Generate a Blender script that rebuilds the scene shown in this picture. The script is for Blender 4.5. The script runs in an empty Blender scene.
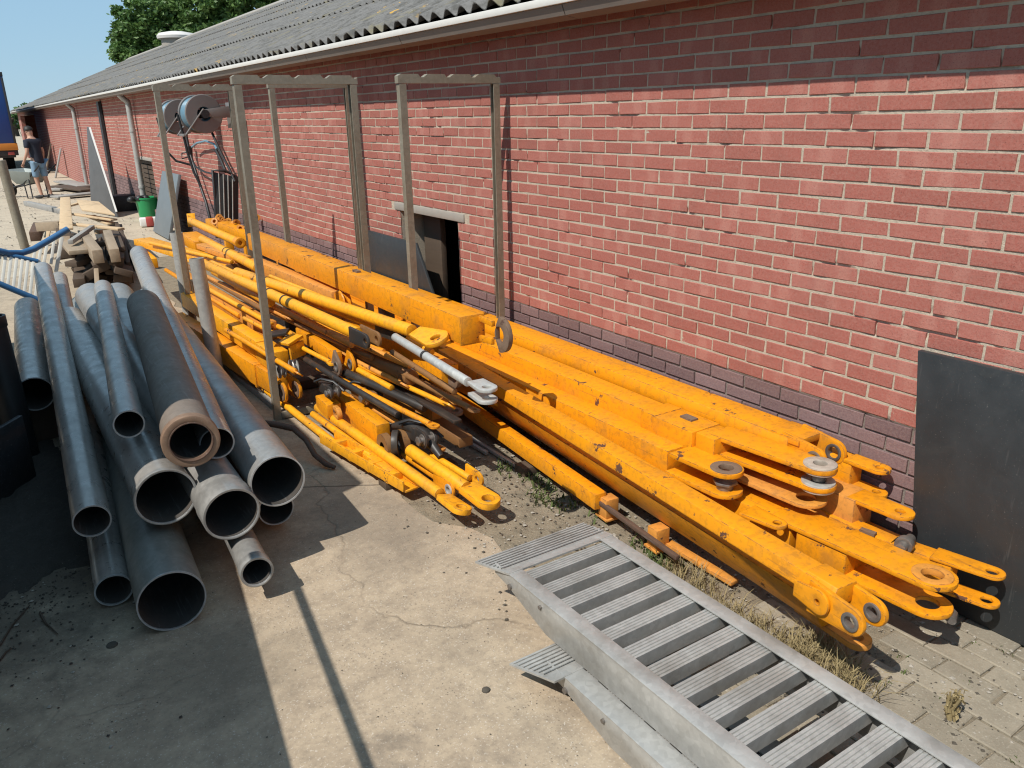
import bpy, bmesh, math, random
from mathutils import Vector, Matrix
V = Vector
random.seed(7)
sc = bpy.context.scene
COL = sc.collection
# ------------------------------------------------------------------ camera (calibrated)
FPX = 799.5; CX, CY = 512.0, 384.0; H = 1.93
pit, yaw, rol = [math.radians(a) for a in (18.82, 33.05, -1.22)]
FW = V((math.sin(yaw)*math.cos(pit), math.cos(yaw)*math.cos(pit), -math.sin(pit)))
_r = V((math.cos(yaw), -math.sin(yaw), 0)); _u = _r.cross(FW)
RT = math.cos(rol)*_r + math.sin(rol)*_u
UP = -math.sin(rol)*_r + math.cos(rol)*_u
CAM = V((0, 0, H))
cd = bpy.data.cameras.new("camera"); cam = bpy.data.objects.new("camera", cd); COL.objects.link(cam)
cd.sensor_width = 36; cd.lens = FPX/1024*36; cd.clip_end = 3000; cd.clip_start = 0.05
M = Matrix((RT, UP, -FW)).transposed().to_4x4(); M.translation = CAM
cam.matrix_world = M
sc.camera = cam
try: sc.cycles.filter_width = 1.15
except Exception: pass

def ray(x, y): return FW + RT*((x-CX)/FPX) + UP*((CY-y)/FPX)
def G(x, y, z=0.0):
    d = ray(x, y); return CAM + d*((z-H)/d.z)
def WX(x, y, X=3.0):
    d = ray(x, y); return CAM + d*(X/d.x)
def WY(x, y, Y):
    d = ray(x, y); return CAM + d*(Y/d.y)

# ------------------------------------------------------------------ light
SUN = V((0.75, 0.22, -1.0)).normalized()
sd = bpy.data.lights.new("sun", 'SUN'); so = bpy.data.objects.new("sun", sd); COL.objects.link(so)
sd.energy = 5.0; sd.angle = math.radians(0.5); sd.color = (1.0, 0.955, 0.88)
so.rotation_euler = SUN.to_track_quat('-Z', 'Y').to_euler(); so.location = (-5, -3, 12)
w = bpy.data.worlds.new("World"); sc.world = w; w.use_nodes = True
nt = w.node_tree; nt.nodes.clear()
sky = nt.nodes.new('ShaderNodeTexSky'); sky.sky_type = 'NISHITA'; sky.sun_disc = False
sky.sun_elevation = math.asin(-SUN.z); sky.sun_rotation = math.atan2(-SUN.x, -SUN.y)
sky.air_density = 1.0; sky.dust_density = 0.15; sky.ozone_density = 2.5
bg = nt.nodes.new('ShaderNodeBackground'); bg.inputs[1].default_value = 0.090
wo = nt.nodes.new('ShaderNodeOutputWorld')
hz = nt.nodes.new('ShaderNodeMix'); hz.data_type = 'RGBA'; hz.inputs[0].default_value = 0.72; hz.inputs[7].default_value = (3.9, 6.5, 8.8, 1)   # thin summer haze over the clear-sky model
nt.links.new(sky.outputs[0], hz.inputs[6]); nt.links.new(hz.outputs[2], bg.inputs[0]); nt.links.new(bg.outputs[0], wo.inputs[0])
sc.view_settings.view_transform = 'Standard'; sc.view_settings.look = 'None'
sc.view_settings.gamma = 1.0; sc.view_settings.exposure = 0.06; sc.view_settings.use_curve_mapping = False

# ------------------------------------------------------------------ materials
class NT:
    def __init__(s, name):
        m = bpy.data.materials.new(name); m.use_nodes = True
        s.m = m; s.t = m.node_tree; s.b = s.t.nodes['Principled BSDF']
        s.out = s.t.nodes['Material Output']
        s.tc = s.n('ShaderNodeTexCoord')
    def n(s, typ, **kw):
        nd = s.t.nodes.new(typ)
        for k, v in kw.items(): setattr(nd, k, v)
        return nd
    def l(s, a, b): s.t.links.new(a, b)
    def _in(s, sock, v):
        if hasattr(v, 'is_linked'): s.l(v, sock)
        elif isinstance(v, tuple) and len(v) == 3 and sock.type == 'RGBA': sock.default_value = (*v, 1)
        else: sock.default_value = v
    def coord(s, scale=(1, 1, 1), src=None):
        mp = s.n('ShaderNodeMapping'); s.l(src or s.tc.outputs['Object'], mp.inputs[0]); mp.inputs['Scale'].default_value = scale
        return mp.outputs[0]
    def noise(s, scale, detail=4, rough=0.55, vec=None, dist=0.0):
        nd = s.n('ShaderNodeTexNoise'); nd.inputs['Scale'].default_value = scale
        nd.inputs['Detail'].default_value = detail; nd.inputs['Roughness'].default_value = rough
        nd.inputs['Distortion'].default_value = dist
        s.l(vec or s.tc.outputs['Object'], nd.inputs['Vector']); return nd.outputs[0]
    def vor(s, scale, vec=None, feature='F1', out=0, rnd=1.0):
        nd = s.n('ShaderNodeTexVoronoi', feature=feature); nd.inputs['Scale'].default_value = scale
        nd.inputs['Randomness'].default_value = rnd
        s.l(vec or s.tc.outputs['Object'], nd.inputs['Vector']); return nd.outputs[out]
    def ramp(s, f, stops):
        nd = s.n('ShaderNodeValToRGB'); e = nd.color_ramp.elements
        while len(e) < len(stops): e.new(0.5)
        for i, (p, c) in enumerate(stops):
            e[i].position = p; e[i].color = (*c, 1) if isinstance(c, tuple) else (c, c, c, 1)
        s.l(f, nd.inputs[0]); return nd.outputs[0]
    def mix(s, f, a, b, mode='MIX'):
        nd = s.n('ShaderNodeMix', data_type='RGBA', blend_type=mode)
        s._in(nd.inputs[0], f); s._in(nd.inputs[6], a); s._in(nd.inputs[7], b); return nd.outputs[2]
    def math(s, op, a, b=0.0, c=0.0):
        nd = s.n('ShaderNodeMath', operation=op)
        s._in(nd.inputs[0], a); s._in(nd.inputs[1], b); s._in(nd.inputs[2], c); return nd.outputs[0]
    def bump(s, h, strength=0.3, dist=0.01, normal=None):
        nd = s.n('ShaderNodeBump'); nd.inputs['Strength'].default_value = strength; nd.inputs['Distance'].default_value = dist
        s.l(h, nd.inputs['Height'])
        if normal: s.l(normal, nd.inputs['Normal'])
        s.l(nd.outputs[0], s.b.inputs['Normal']); return nd.outputs[0]
    def set(s, **kw):
        for k, v in kw.items():
            s._in(s.b.inputs[{'base': 'Base Color', 'rough': 'Roughness', 'metal': 'Metallic', 'spec': 'Specular IOR Level', 'coat': 'Coat Weight'}[k]], v)
        return s.m
    def edge(s, r=0.006):
        bv = s.n('ShaderNodeBevel', samples=4); bv.inputs[0].default_value = r
        ge = s.n('ShaderNodeNewGeometry')
        d = s.n('ShaderNodeVectorMath', operation='DOT_PRODUCT')
        s.l(bv.outputs[0], d.inputs[0]); s.l(ge.outputs['Normal'], d.inputs[1])
        return s.math('SUBTRACT', 1.0, d.outputs['Value'])

MT = {}
def paint(name, c1, c2, rust=(0.16, 0.06, 0.025), wear=0.5, rough=0.42, dirt=(0.12, 0.09, 0.06)):
    t = NT(name)
    base = t.mix(t.noise(2.3, 5), c1, c2)
    # dirt film, blotchy and stretched along the member
    d = t.ramp(t.noise(5.0, 7, 0.68), [(0.52, 0.0), (0.78, 1.0)])
    base = t.mix(t.math('MULTIPLY', d, 0.45), base, dirt)
    rs = t.ramp(t.noise(3.1, 8, 0.75, dist=0.5), [(0.56, 0.0), (0.66, 1.0)])
    base = t.mix(t.math('MULTIPLY', rs, 0.30), base, (0.30, 0.115, 0.02))
    gr = t.ramp(t.noise(38, 4, 0.6), [(0.5, 0.0), (0.62, 1.0)])
    base = t.mix(t.math('MULTIPLY', gr, 0.20), base, (0.05, 0.035, 0.02))
    e = t.edge(0.007)
    em = t.math('MULTIPLY', t.ramp(e, [(0.015, 0.0), (0.07, 1.0)]), t.ramp(t.noise(22, 5, 0.7), [(0.44, 0.0), (0.53, 1.0)]))
    chip = t.ramp(t.noise(9, 8, 0.72), [(0.665 - 0.05*wear, 0.0), (0.685 - 0.05*wear, 1.0)])
    k = t.math('MAXIMUM', em, chip)
    scr = t.ramp(t.noise(1.0, 3, 0.5, vec=t.coord((60, 2.5, 60))), [(0.665, 0.0), (0.69, 0.7)])
    k = t.math('MAXIMUM', k, t.math('MULTIPLY', scr, 0.45*wear))
    rc = t.mix(t.noise(60, 3), rust, (0.05, 0.03, 0.022))
    col = t.mix(k, base, rc)
    t.set(base=col, rough=t.mix(k, (rough,)*3, (0.85,)*3), spec=0.4)
    t.bump(t.math('SUBTRACT', t.noise(14, 3), k), 0.25, 0.003)
    MT[name] = t.m
paint('orange_paint', (0.79, 0.315, 0.006), (0.66, 0.23, 0.006), wear=0.9)
paint('yellow_paint', (0.84, 0.395, 0.012), (0.74, 0.295, 0.010), wear=0.7)
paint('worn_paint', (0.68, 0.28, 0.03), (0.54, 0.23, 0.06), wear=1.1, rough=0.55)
paint('lug_rust', (0.21, 0.145, 0.10), (0.14, 0.085, 0.055), wear=1.0, rough=0.7, rust=(0.12, 0.06, 0.04))
paint('black_paint', (0.035, 0.032, 0.03), (0.022, 0.02, 0.02), wear=0.7, rough=0.45, rust=(0.13, 0.07, 0.04))
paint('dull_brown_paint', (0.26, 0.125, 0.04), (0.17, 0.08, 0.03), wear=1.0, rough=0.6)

def metal(name, c1, c2, rough=0.42, metalv=0.6, streak=1.0, dirtc=(0.08, 0.07, 0.06), dirt=0.3):
    t = NT(name)
    a = t.mix(t.noise(7, 6, 0.65), c1, c2)
    sp = t.ramp(t.vor(55, out=1), [(0.2, 0.80), (0.9, 1.12)])
    a = t.mix(0.5*streak, a, sp, 'MULTIPLY')
    d = t.ramp(t.noise(3.2, 7, 0.7), [(0.5, 0.0), (0.75, 1.0)])
    a = t.mix(t.math('MULTIPLY', d, dirt), a, dirtc)
    sc1 = t.ramp(t.noise(1.0, 2, 0.5, vec=t.coord((90, 5, 90))), [(0.62, 0.0), (0.7, 1.0)])
    a = t.mix(t.math('MULTIPLY', sc1, 0.10), a, (0.5, 0.5, 0.5))
    rr = t.ramp(t.noise(11, 6, 0.7), [(0.3, rough-0.12), (0.7, rough+0.2)])
    t.set(base=a, rough=rr, metal=metalv); t.bump(t.noise(40, 3), 0.10, 0.002)
    MT[name] = t.m
metal('galvanised', (0.46, 0.45, 0.42), (0.36, 0.35, 0.325), 0.5, 0.35)
metal('rack_steel', (0.30, 0.265, 0.20), (0.22, 0.185, 0.135), 0.55, 0.25, dirtc=(0.13, 0.07, 0.035), dirt=0.6)
metal('ramp_steel', (0.54, 0.53, 0.50), (0.27, 0.265, 0.25), 0.42, 0.3, dirtc=(0.19, 0.165, 0.13), dirt=0.6)
metal('pipe_steel', (0.44, 0.405, 0.365), (0.29, 0.268, 0.245), 0.30, 0.35, dirtc=(0.10, 0.095, 0.09), dirt=0.45)
metal('pipe_light', (0.40, 0.385, 0.36), (0.28, 0.268, 0.25), 0.38, 0.45, dirtc=(0.14, 0.13, 0.12), dirt=0.45)
metal('pipe_rim', (0.5, 0.5, 0.5), (0.38, 0.38, 0.38), 0.38, 0.5)
metal('pipe_green', (0.24, 0.24, 0.215), (0.165, 0.168, 0.15), 0.45, 0.15, dirtc=(0.08, 0.075, 0.065), dirt=0.5)
metal('rusty_pipe', (0.22, 0.178, 0.145), (0.15, 0.118, 0.092), 0.7, 0.1, dirtc=(0.15, 0.085, 0.05), dirt=0.5)
metal('hook_rust', (0.13, 0.075, 0.05), (0.08, 0.045, 0.03), 0.8, 0.1)
metal('rusty_flange', (0.33, 0.225, 0.155), (0.20, 0.115, 0.07), 0.6, 0.3, dirtc=(0.10, 0.05, 0.03), dirt=0.7)
metal('white_worn', (0.62, 0.57, 0.50), (0.36, 0.29, 0.22), 0.5, 0.15, dirtc=(0.12, 0.07, 0.04), dirt=0.8)
metal('silver', (0.62, 0.61, 0.57), (0.44, 0.43, 0.40), 0.42, 0.35, dirtc=(0.09, 0.08, 0.07), dirt=0.6)
metal('pipe_bore_shade', (0.075, 0.066, 0.058), (0.045, 0.04, 0.036), 0.75, 0.1, dirtc=(0.10, 0.06, 0.035), dirt=0.6)  # dirty steel, its colour darkened for the shade inside the pipes
metal('dark_steel', (0.045, 0.045, 0.048), (0.03, 0.03, 0.033), 0.5, 0.4)
metal('pin_steel', (0.28, 0.26, 0.24), (0.17, 0.14, 0.12), 0.45, 0.6, dirt=0.6)

def simple(name, c, rough=0.6, metalv=0.0, var=0.25, scale=6, bump=0.1):
    t = NT(name)
    c2 = tuple(x*(1-var) for x in c)
    a = t.mix(t.noise(scale, 6, 0.65), c, c2)
    t.set(base=a, rough=rough, metal=metalv); t.bump(t.noise(scale*8, 3), bump, 0.003)
    MT[name] = t.m
simple('panel_black', (0.030, 0.034, 0.037), 0.45, var=0.45, scale=5)
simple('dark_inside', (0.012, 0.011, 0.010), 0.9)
simple('blue_plastic', (0.035, 0.13, 0.29), 0.4)
simple('hose_blue', (0.14, 0.26, 0.34), 0.35)
simple('hose_black', (0.016, 0.016, 0.017), 0.5)
simple('white_bar', (0.62, 0.60, 0.54), 0.5, var=0.2)
simple('green_plastic', (0.02, 0.30, 0.10), 0.35)
simple('red_plastic', (0.42, 0.07, 0.06), 0.4)
simple('white_paint', (0.72, 0.70, 0.66), 0.5, var=0.15)
simple('white_vent', (0.66, 0.62, 0.58), 0.55, var=0.15)
simple('truck_blue', (0.010, 0.055, 0.22), 0.35, var=0.2, scale=1.5)
simple('truck_orange', (0.62, 0.22, 0.03), 0.45)
simple('rubber', (0.015, 0.015, 0.015), 0.8)
simple('lintel', (0.34, 0.31, 0.27), 0.85, scale=12, bump=0.3)
t = NT('mortar')
sp = t.n('ShaderNodeSeparateXYZ'); t.l(t.tc.outputs['Object'], sp.inputs[0])
c = t.mix(t.noise(3, 6, 0.7), (0.54, 0.46, 0.355), (0.38, 0.32, 0.25))
c = t.mix(t.ramp(t.noise(70, 4, 0.7), [(0.5, 0.0), (0.7, 0.6)]), c, (0.28, 0.235, 0.185))
lowz = t.ramp(t.math('ADD', sp.outputs[2], t.math('MULTIPLY', t.noise(6, 4), 0.05)), [(0.70, 0.8), (0.73, 0.0)])
c = t.mix(lowz, c, (0.15, 0.125, 0.115))
t.set(base=c, rough=0.95); t.bump(t.noise(110, 5, 0.75), 0.8, 0.006); MT['mortar'] = t.m
simple('soffit', (0.20, 0.165, 0.135), 0.75, var=0.35, scale=4)
simple('gutter_white', (0.66, 0.63, 0.58), 0.5, var=0.2)
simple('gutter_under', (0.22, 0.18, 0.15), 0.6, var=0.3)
simple('skin', (0.50, 0.28, 0.19), 0.55, var=0.12)
simple('shirt', (0.014, 0.017, 0.030), 0.85)
simple('denim', (0.20, 0.31, 0.42), 0.85, var=0.3, scale=20)
simple('hair', (0.02, 0.014, 0.010), 0.6)
simple('shoe', (0.03, 0.028, 0.028), 0.7)
simple('debris', (0.10, 0.085, 0.065), 0.95, var=0.5, scale=30)
simple('pebble', (0.40, 0.36, 0.30), 0.9, var=0.4, scale=40)
simple('dry_grass', (0.34, 0.265, 0.13), 0.9, var=0.4, scale=15)
simple('green_weed', (0.10, 0.13, 0.035), 0.8, var=0.4, scale=15)
simple('grey_sheet', (0.15, 0.15, 0.155), 0.6, metalv=0.2, var=0.5, scale=4)
simple('slate_board', (0.17, 0.19, 0.20), 0.5, var=0.3)
simple('barn_door', (0.05, 0.045, 0.04), 0.8)
simple('reel_grey', (0.24, 0.215, 0.20), 0.5, metalv=0.3)
simple('barrow_grey', (0.30, 0.33, 0.31), 0.5, metalv=0.2)
simple('trunk', (0.09, 0.07, 0.05), 0.9)

t = NT('panel_black')
c = t.mix(t.noise(4, 7, 0.7), (0.036, 0.040, 0.043), (0.020, 0.023, 0.025))
c = t.mix(t.ramp(t.noise(9, 8, 0.75, dist=0.8), [(0.52, 0.0), (0.72, 0.2)]), c, (0.075, 0.075, 0.068))
c = t.mix(t.ramp(t.noise(1.0, 3, 0.6, vec=t.coord((3, 45, 4))), [(0.64, 0.0), (0.70, 0.3)]), c, (0.10, 0.10, 0.098))
c = t.mix(t.ramp(t.noise(160, 2), [(0.68, 0.0), (0.74, 0.5)]), c, (0.16, 0.15, 0.14))
t.set(base=c, rough=t.ramp(t.noise(6, 6, 0.7), [(0.35, 0.36), (0.65, 0.62)])); t.bump(t.noise(12, 5), 0.15, 0.006); MT['panel_black'] = t.m
def wood(name, c1, c2, dark=(0.07, 0.05, 0.035), rough=0.8):
    t = NT(name)
    g = t.noise(1.0, 6, 0.6, vec=t.coord((22, 2.2, 22)))
    a = t.mix(g, c1, c2)
    k = t.ramp(t.noise(3.0, 6, 0.7), [(0.55, 0.0), (0.72, 1.0)])
    a = t.mix(t.math('MULTIPLY', k, 0.5), a, dark)
    t.set(base=a, rough=rough); t.bump(g, 0.3, 0.004); MT[name] = t.m
wood('wood_pale', (0.60, 0.44, 0.27), (0.47, 0.33, 0.19))
wood('wood_old', (0.36, 0.275, 0.19), (0.22, 0.165, 0.11))
wood('wood_dark', (0.10, 0.066, 0.042), (0.05, 0.033, 0.022))  # dark wood, deepened for the shaded voids of the pile
wood('wood_grey', (0.33, 0.315, 0.29), (0.23, 0.215, 0.195))

# brick (uv = position inside the brick, attribute 'rnd' = one number per brick)
t = NT('brick')
uv = t.n('ShaderNodeUVMap'); at = t.n('ShaderNodeAttribute', attribute_name='rnd')
sx = t.n('ShaderNodeSeparateXYZ'); t.l(uv.outputs[0], sx.inputs[0])
sa = t.n('ShaderNodeSeparateColor'); t.l(at.outputs['Color'], sa.inputs[0])
base = t.ramp(sa.outputs[0], [(0.0, (0.305, 0.094, 0.072)), (0.3, (0.335, 0.104, 0.080)), (0.8, (0.355, 0.115, 0.089)), (1.0, (0.37, 0.132, 0.105))])
# kiln kiss-mark bands across the brick
du = t.math('ABSOLUTE', t.math('SUBTRACT', sx.outputs[0], t.math('ADD', t.math('MULTIPLY', sa.outputs[1], 0.6), 0.2)))
du = t.math('ADD', du, t.math('MULTIPLY', t.math('SUBTRACT', t.noise(30, 3), 0.5), 0.14))
band = t.ramp(du, [(0.10, 1.0), (0.19, 0.0)])
band = t.math('MULTIPLY', band, t.ramp(sa.outputs[0], [(0.3, 0.0), (0.8, 0.5)]))
base = t.mix(band, base, (0.43, 0.19, 0.15))
pl = t.ramp(sa.outputs[0], [(0, (0.125, 0.075, 0.078)), (1, (0.215, 0.135, 0.135))])
base = t.mix(sa.outputs[2], base, pl)
base = t.mix(t.ramp(t.noise(85, 4, 0.7), [(0.35, 0.0), (0.75, 0.45)]), base, t.mix(0.5, base, (0.5, 0.36, 0.30)))
base = t.mix(t.ramp(t.noise(2.0, 6, 0.7), [(0.5, 0.0), (0.8, 0.35)]), base, (0.13, 0.075, 0.06))
spk = t.ramp(t.noise(200, 3, 0.6), [(0.58, 0.0), (0.70, 0.6)])
base = t.mix(spk, base, (0.09, 0.035, 0.03))
t.set(base=base, rough=0.88, spec=0.25)
t.bump(t.math('ADD', t.noise(120, 5, 0.7), t.math('MULTIPLY', t.noise(25, 3), 1.5)), 0.45, 0.004)
MT['brick'] = t.m

# concrete apron
t = NT('concrete')
P = t.tc.outputs['Object']
n1 = t.noise(0.8, 7, 0.65); n2 = t.noise(5.5, 8, 0.7); n3 = t.noise(60, 4, 0.7)
c = t.mix(n1, (0.46, 0.365, 0.26), (0.365, 0.29, 0.205))
c = t.mix(t.ramp(n2, [(0.42, 0.0), (0.68, 0.65)]), c, (0.24, 0.19, 0.14))
c = t.mix(t.ramp(n3, [(0.55, 0.0), (0.75, 0.55)]), c, (0.17, 0.14, 0.11))
c = t.mix(t.ramp(t.noise(16, 9, 0.8), [(0.48, 0.0), (0.62, 0.42)]), c, (0.20, 0.16, 0.12))
c = t.mix(t.ramp(t.noise(130, 2), [(0.62, 0.0), (0.7, 0.6)]), c, (0.58, 0.52, 0.44))
pit_ = t.ramp(t.vor(70), [(0.10, 1.0), (0.2, 0.0)])
pit_ = t.math('MULTIPLY', pit_, t.ramp(t.noise(3, 5, 0.6), [(0.5, 0.0), (0.6, 1.0)]))
c = t.mix(t.math('MULTIPLY', pit_, 0.6), c, (0.12, 0.095, 0.07))
st = t.ramp(t.noise(1.7, 6, 0.7, dist=0.6), [(0.60, 0.0), (0.68, 1.0)])
c = t.mix(t.math('MULTIPLY', st, 0.5), c, (0.15, 0.125, 0.10))
wv = t.n('ShaderNodeVectorMath', operation='ADD'); wn = t.n('ShaderNodeTexNoise'); wn.inputs['Scale'].default_value = 3.0; wn.inputs['Detail'].default_value = 5
t.l(P, wn.inputs['Vector']); ws = t.n('ShaderNodeVectorMath', operation='SCALE'); ws.inputs['Scale'].default_value = 0.32
t.l(wn.outputs['Color'], ws.inputs[0]); t.l(P, wv.inputs[0]); t.l(ws.outputs[0], wv.inputs[1])
cr = t.vor(0.62, wv.outputs[0], 'DISTANCE_TO_EDGE')
crk = t.ramp(cr, [(0.0018, 1.0), (0.005, 0.0)])
crk = t.math('MULTIPLY', crk, t.ramp(t.noise(0.9, 3), [(0.42, 0.0), (0.55, 1.0)]))
c = t.mix(t.math('MULTIPLY', crk, 0.4), c, (0.09, 0.07, 0.05))
far = t.n('ShaderNodeSeparateXYZ'); t.l(P, far.inputs[0])
def blotch(x, y, rx, ry):
    dx = t.math('DIVIDE', t.math('SUBTRACT', far.outputs[0], x), rx); dy = t.math('DIVIDE', t.math('SUBTRACT', far.outputs[1], y), ry)
    return t.math('ADD', t.math('ADD', t.math('MULTIPLY', dx, dx), t.math('MULTIPLY', dy, dy)), t.math('MULTIPLY', t.math('SUBTRACT', t.noise(4.5, 7, 0.7), 0.5), 2.4))
c = t.mix(t.ramp(blotch(-0.2, 4.2, 0.75, 1.5), [(0.25, 0.75), (1.15, 0.0)]), c, (0.095, 0.077, 0.06))     # spilled soil ground into the slab
c = t.mix(t.ramp(blotch(0.42, 2.65, 0.35, 0.35), [(0.2, 0.45), (1.0, 0.0)]), c, (0.14, 0.115, 0.085))       # oil stains
c = t.mix(t.ramp(blotch(1.35, 3.35, 0.35, 0.6), [(0.2, 0.5), (1.1, 0.0)]), c, (0.16, 0.13, 0.10))
c = t.mix(t.ramp(blotch(-0.1, 1.8, 0.5, 0.4), [(0.2, 0.35), (1.0, 0.0)]), c, (0.16, 0.14, 0.105))
jl = t.math('ABSOLUTE', t.math('SUBTRACT', t.math('ADD', far.outputs[1], t.math('ADD', t.math('MULTIPLY', far.outputs[0], 0.62), t.math('MULTIPLY', t.noise(6, 3), 0.02))), 4.715))
c = t.mix(t.math('MULTIPLY', t.ramp(jl, [(0.004, 0.75), (0.009, 0.0)]), t.ramp(t.math('SUBTRACT', 1.66, far.outputs[0]), [(0.0, 0.0), (0.05, 1.0)])), c, (0.06, 0.048, 0.036))     # slab joint
t.set(base=c, rough=0.92, spec=0.2)
hgt = t.math('SUBTRACT', t.math('ADD', t.math('MULTIPLY', n3, 0.6), n2), t.math('MULTIPLY', t.math('ADD', crk, pit_), 1.2))
t.bump(hgt, 0.5, 0.006)
MT['concrete'] = t.m

# yard (sandy, far)
t = NT('yard')
c = t.mix(t.noise(0.6, 7, 0.65), (0.50, 0.42, 0.315), (0.40, 0.33, 0.24))
c = t.mix(t.ramp(t.noise(2.2, 7, 0.7), [(0.5, 0.0), (0.7, 0.7)]), c, (0.24, 0.195, 0.15))
c = t.mix(t.ramp(t.noise(25, 4, 0.7), [(0.55, 0.0), (0.75, 0.6)]), c, (0.2, 0.165, 0.125))
t.set(base=c, rough=0.95); t.bump(t.noise(20, 5, 0.7), 0.6, 0.02); MT['yard'] = t.m

# soil beside the wall
t = NT('soil')
n2 = t.noise(12, 8, 0.75)
c = t.mix(t.noise(2.0, 6, 0.7), (0.30, 0.245, 0.17), (0.20, 0.165, 0.115))
c = t.mix(t.ramp(n2, [(0.45, 0.0), (0.7, 0.8)]), c, (0.10, 0.085, 0.06))
c = t.mix(t.ramp(t.noise(90, 3, 0.7), [(0.6, 0.0), (0.7, 0.7)]), c, (0.46, 0.40, 0.31))
t.set(base=c, rough=0.97); t.bump(t.math('ADD', n2, t.noise(70, 4, 0.7)), 0.8, 0.012); MT['soil'] = t.m

# black crumbs of earth under the pipes
t = NT('black_earth')
n2 = t.noise(18, 8, 0.75)
c = t.mix(n2, (0.035, 0.030, 0.025), (0.10, 0.083, 0.066))
c = t.mix(t.ramp(t.noise(75, 3, 0.7), [(0.66, 0.0), (0.72, 0.8)]), c, (0.30, 0.26, 0.21))
t.set(base=c, rough=0.97); t.bump(t.math('ADD', n2, t.noise(60, 5, 0.75)), 1.0, 0.015); MT['black_earth'] = t.m

# paver (attribute rnd per stone)
t = NT('paver')
at = t.n('ShaderNodeAttribute', attribute_name='rnd'); sa = t.n('ShaderNodeSeparateColor'); t.l(at.outputs['Color'], sa.inputs[0])
c = t.ramp(sa.outputs[0], [(0, (0.235, 0.205, 0.155)), (1, (0.325, 0.28, 0.21))])
c = t.mix(t.ramp(t.noise(9, 7, 0.7), [(0.42, 0.0), (0.7, 0.7)]), c, (0.175, 0.15, 0.11))
c = t.mix(t.ramp(t.noise(110, 3, 0.7), [(0.56, 0.0), (0.7, 0.6)]), c, (0.40, 0.36, 0.29))
t.set(base=c, rough=0.93); t.bump(t.noise(100, 5, 0.75), 0.6, 0.005); MT['paver'] = t.m

# corrugated fibre-cement roof
t = NT('roof_sheet')
c = t.mix(t.noise(1.5, 7, 0.7), (0.20, 0.19, 0.178), (0.115, 0.108, 0.10))
c = t.mix(t.ramp(t.noise(7, 7, 0.8), [(0.46, 0.0), (0.62, 0.8)]), c, (0.062, 0.058, 0.05))
c = t.mix(t.ramp(t.noise(2.2, 7, 0.75), [(0.56, 0.0), (0.64, 0.6)]), c, (0.20, 0.17, 0.09))
li = t.math('MULTIPLY', t.ramp(t.noise(5.5, 6, 0.7), [(0.60, 0.0), (0.64, 1.0)]), t.ramp(t.noise(0.7, 3), [(0.5, 0.0), (0.6, 1.0)]))
c = t.mix(li, c, (0.50, 0.29, 0.05))
wl = t.ramp(t.noise(9, 6, 0.7), [(0.66, 0.0), (0.70, 0.8)])
c = t.mix(wl, c, (0.42, 0.41, 0.38))
t.set(base=c, rough=0.92); t.bump(t.noise(40, 5, 0.7), 0.5, 0.006); MT['roof_sheet'] = t.m

t = NT('leaf')
at = t.n('ShaderNodeAttribute', attribute_name='rnd'); sa = t.n('ShaderNodeSeparateColor'); t.l(at.outputs['Color'], sa.inputs[0])
c = t.ramp(sa.outputs[0], [(0, (0.04, 0.09, 0.02)), (0.5, (0.08, 0.155, 0.035)), (1, (0.16, 0.25, 0.07))])
t.set(base=c, rough=0.55)
tr = t.n('ShaderNodeBsdfTranslucent'); t.l(c, tr.inputs[0])
ms = t.n('ShaderNodeMixShader'); ms.inputs[0].default_value = 0.25
t.l(t.b.outputs[0], ms.inputs[1]); t.l(tr.outputs[0], ms.inputs[2]); t.l(ms.outputs[0], t.out.inputs[0]); MT['leaf'] = t.m

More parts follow.
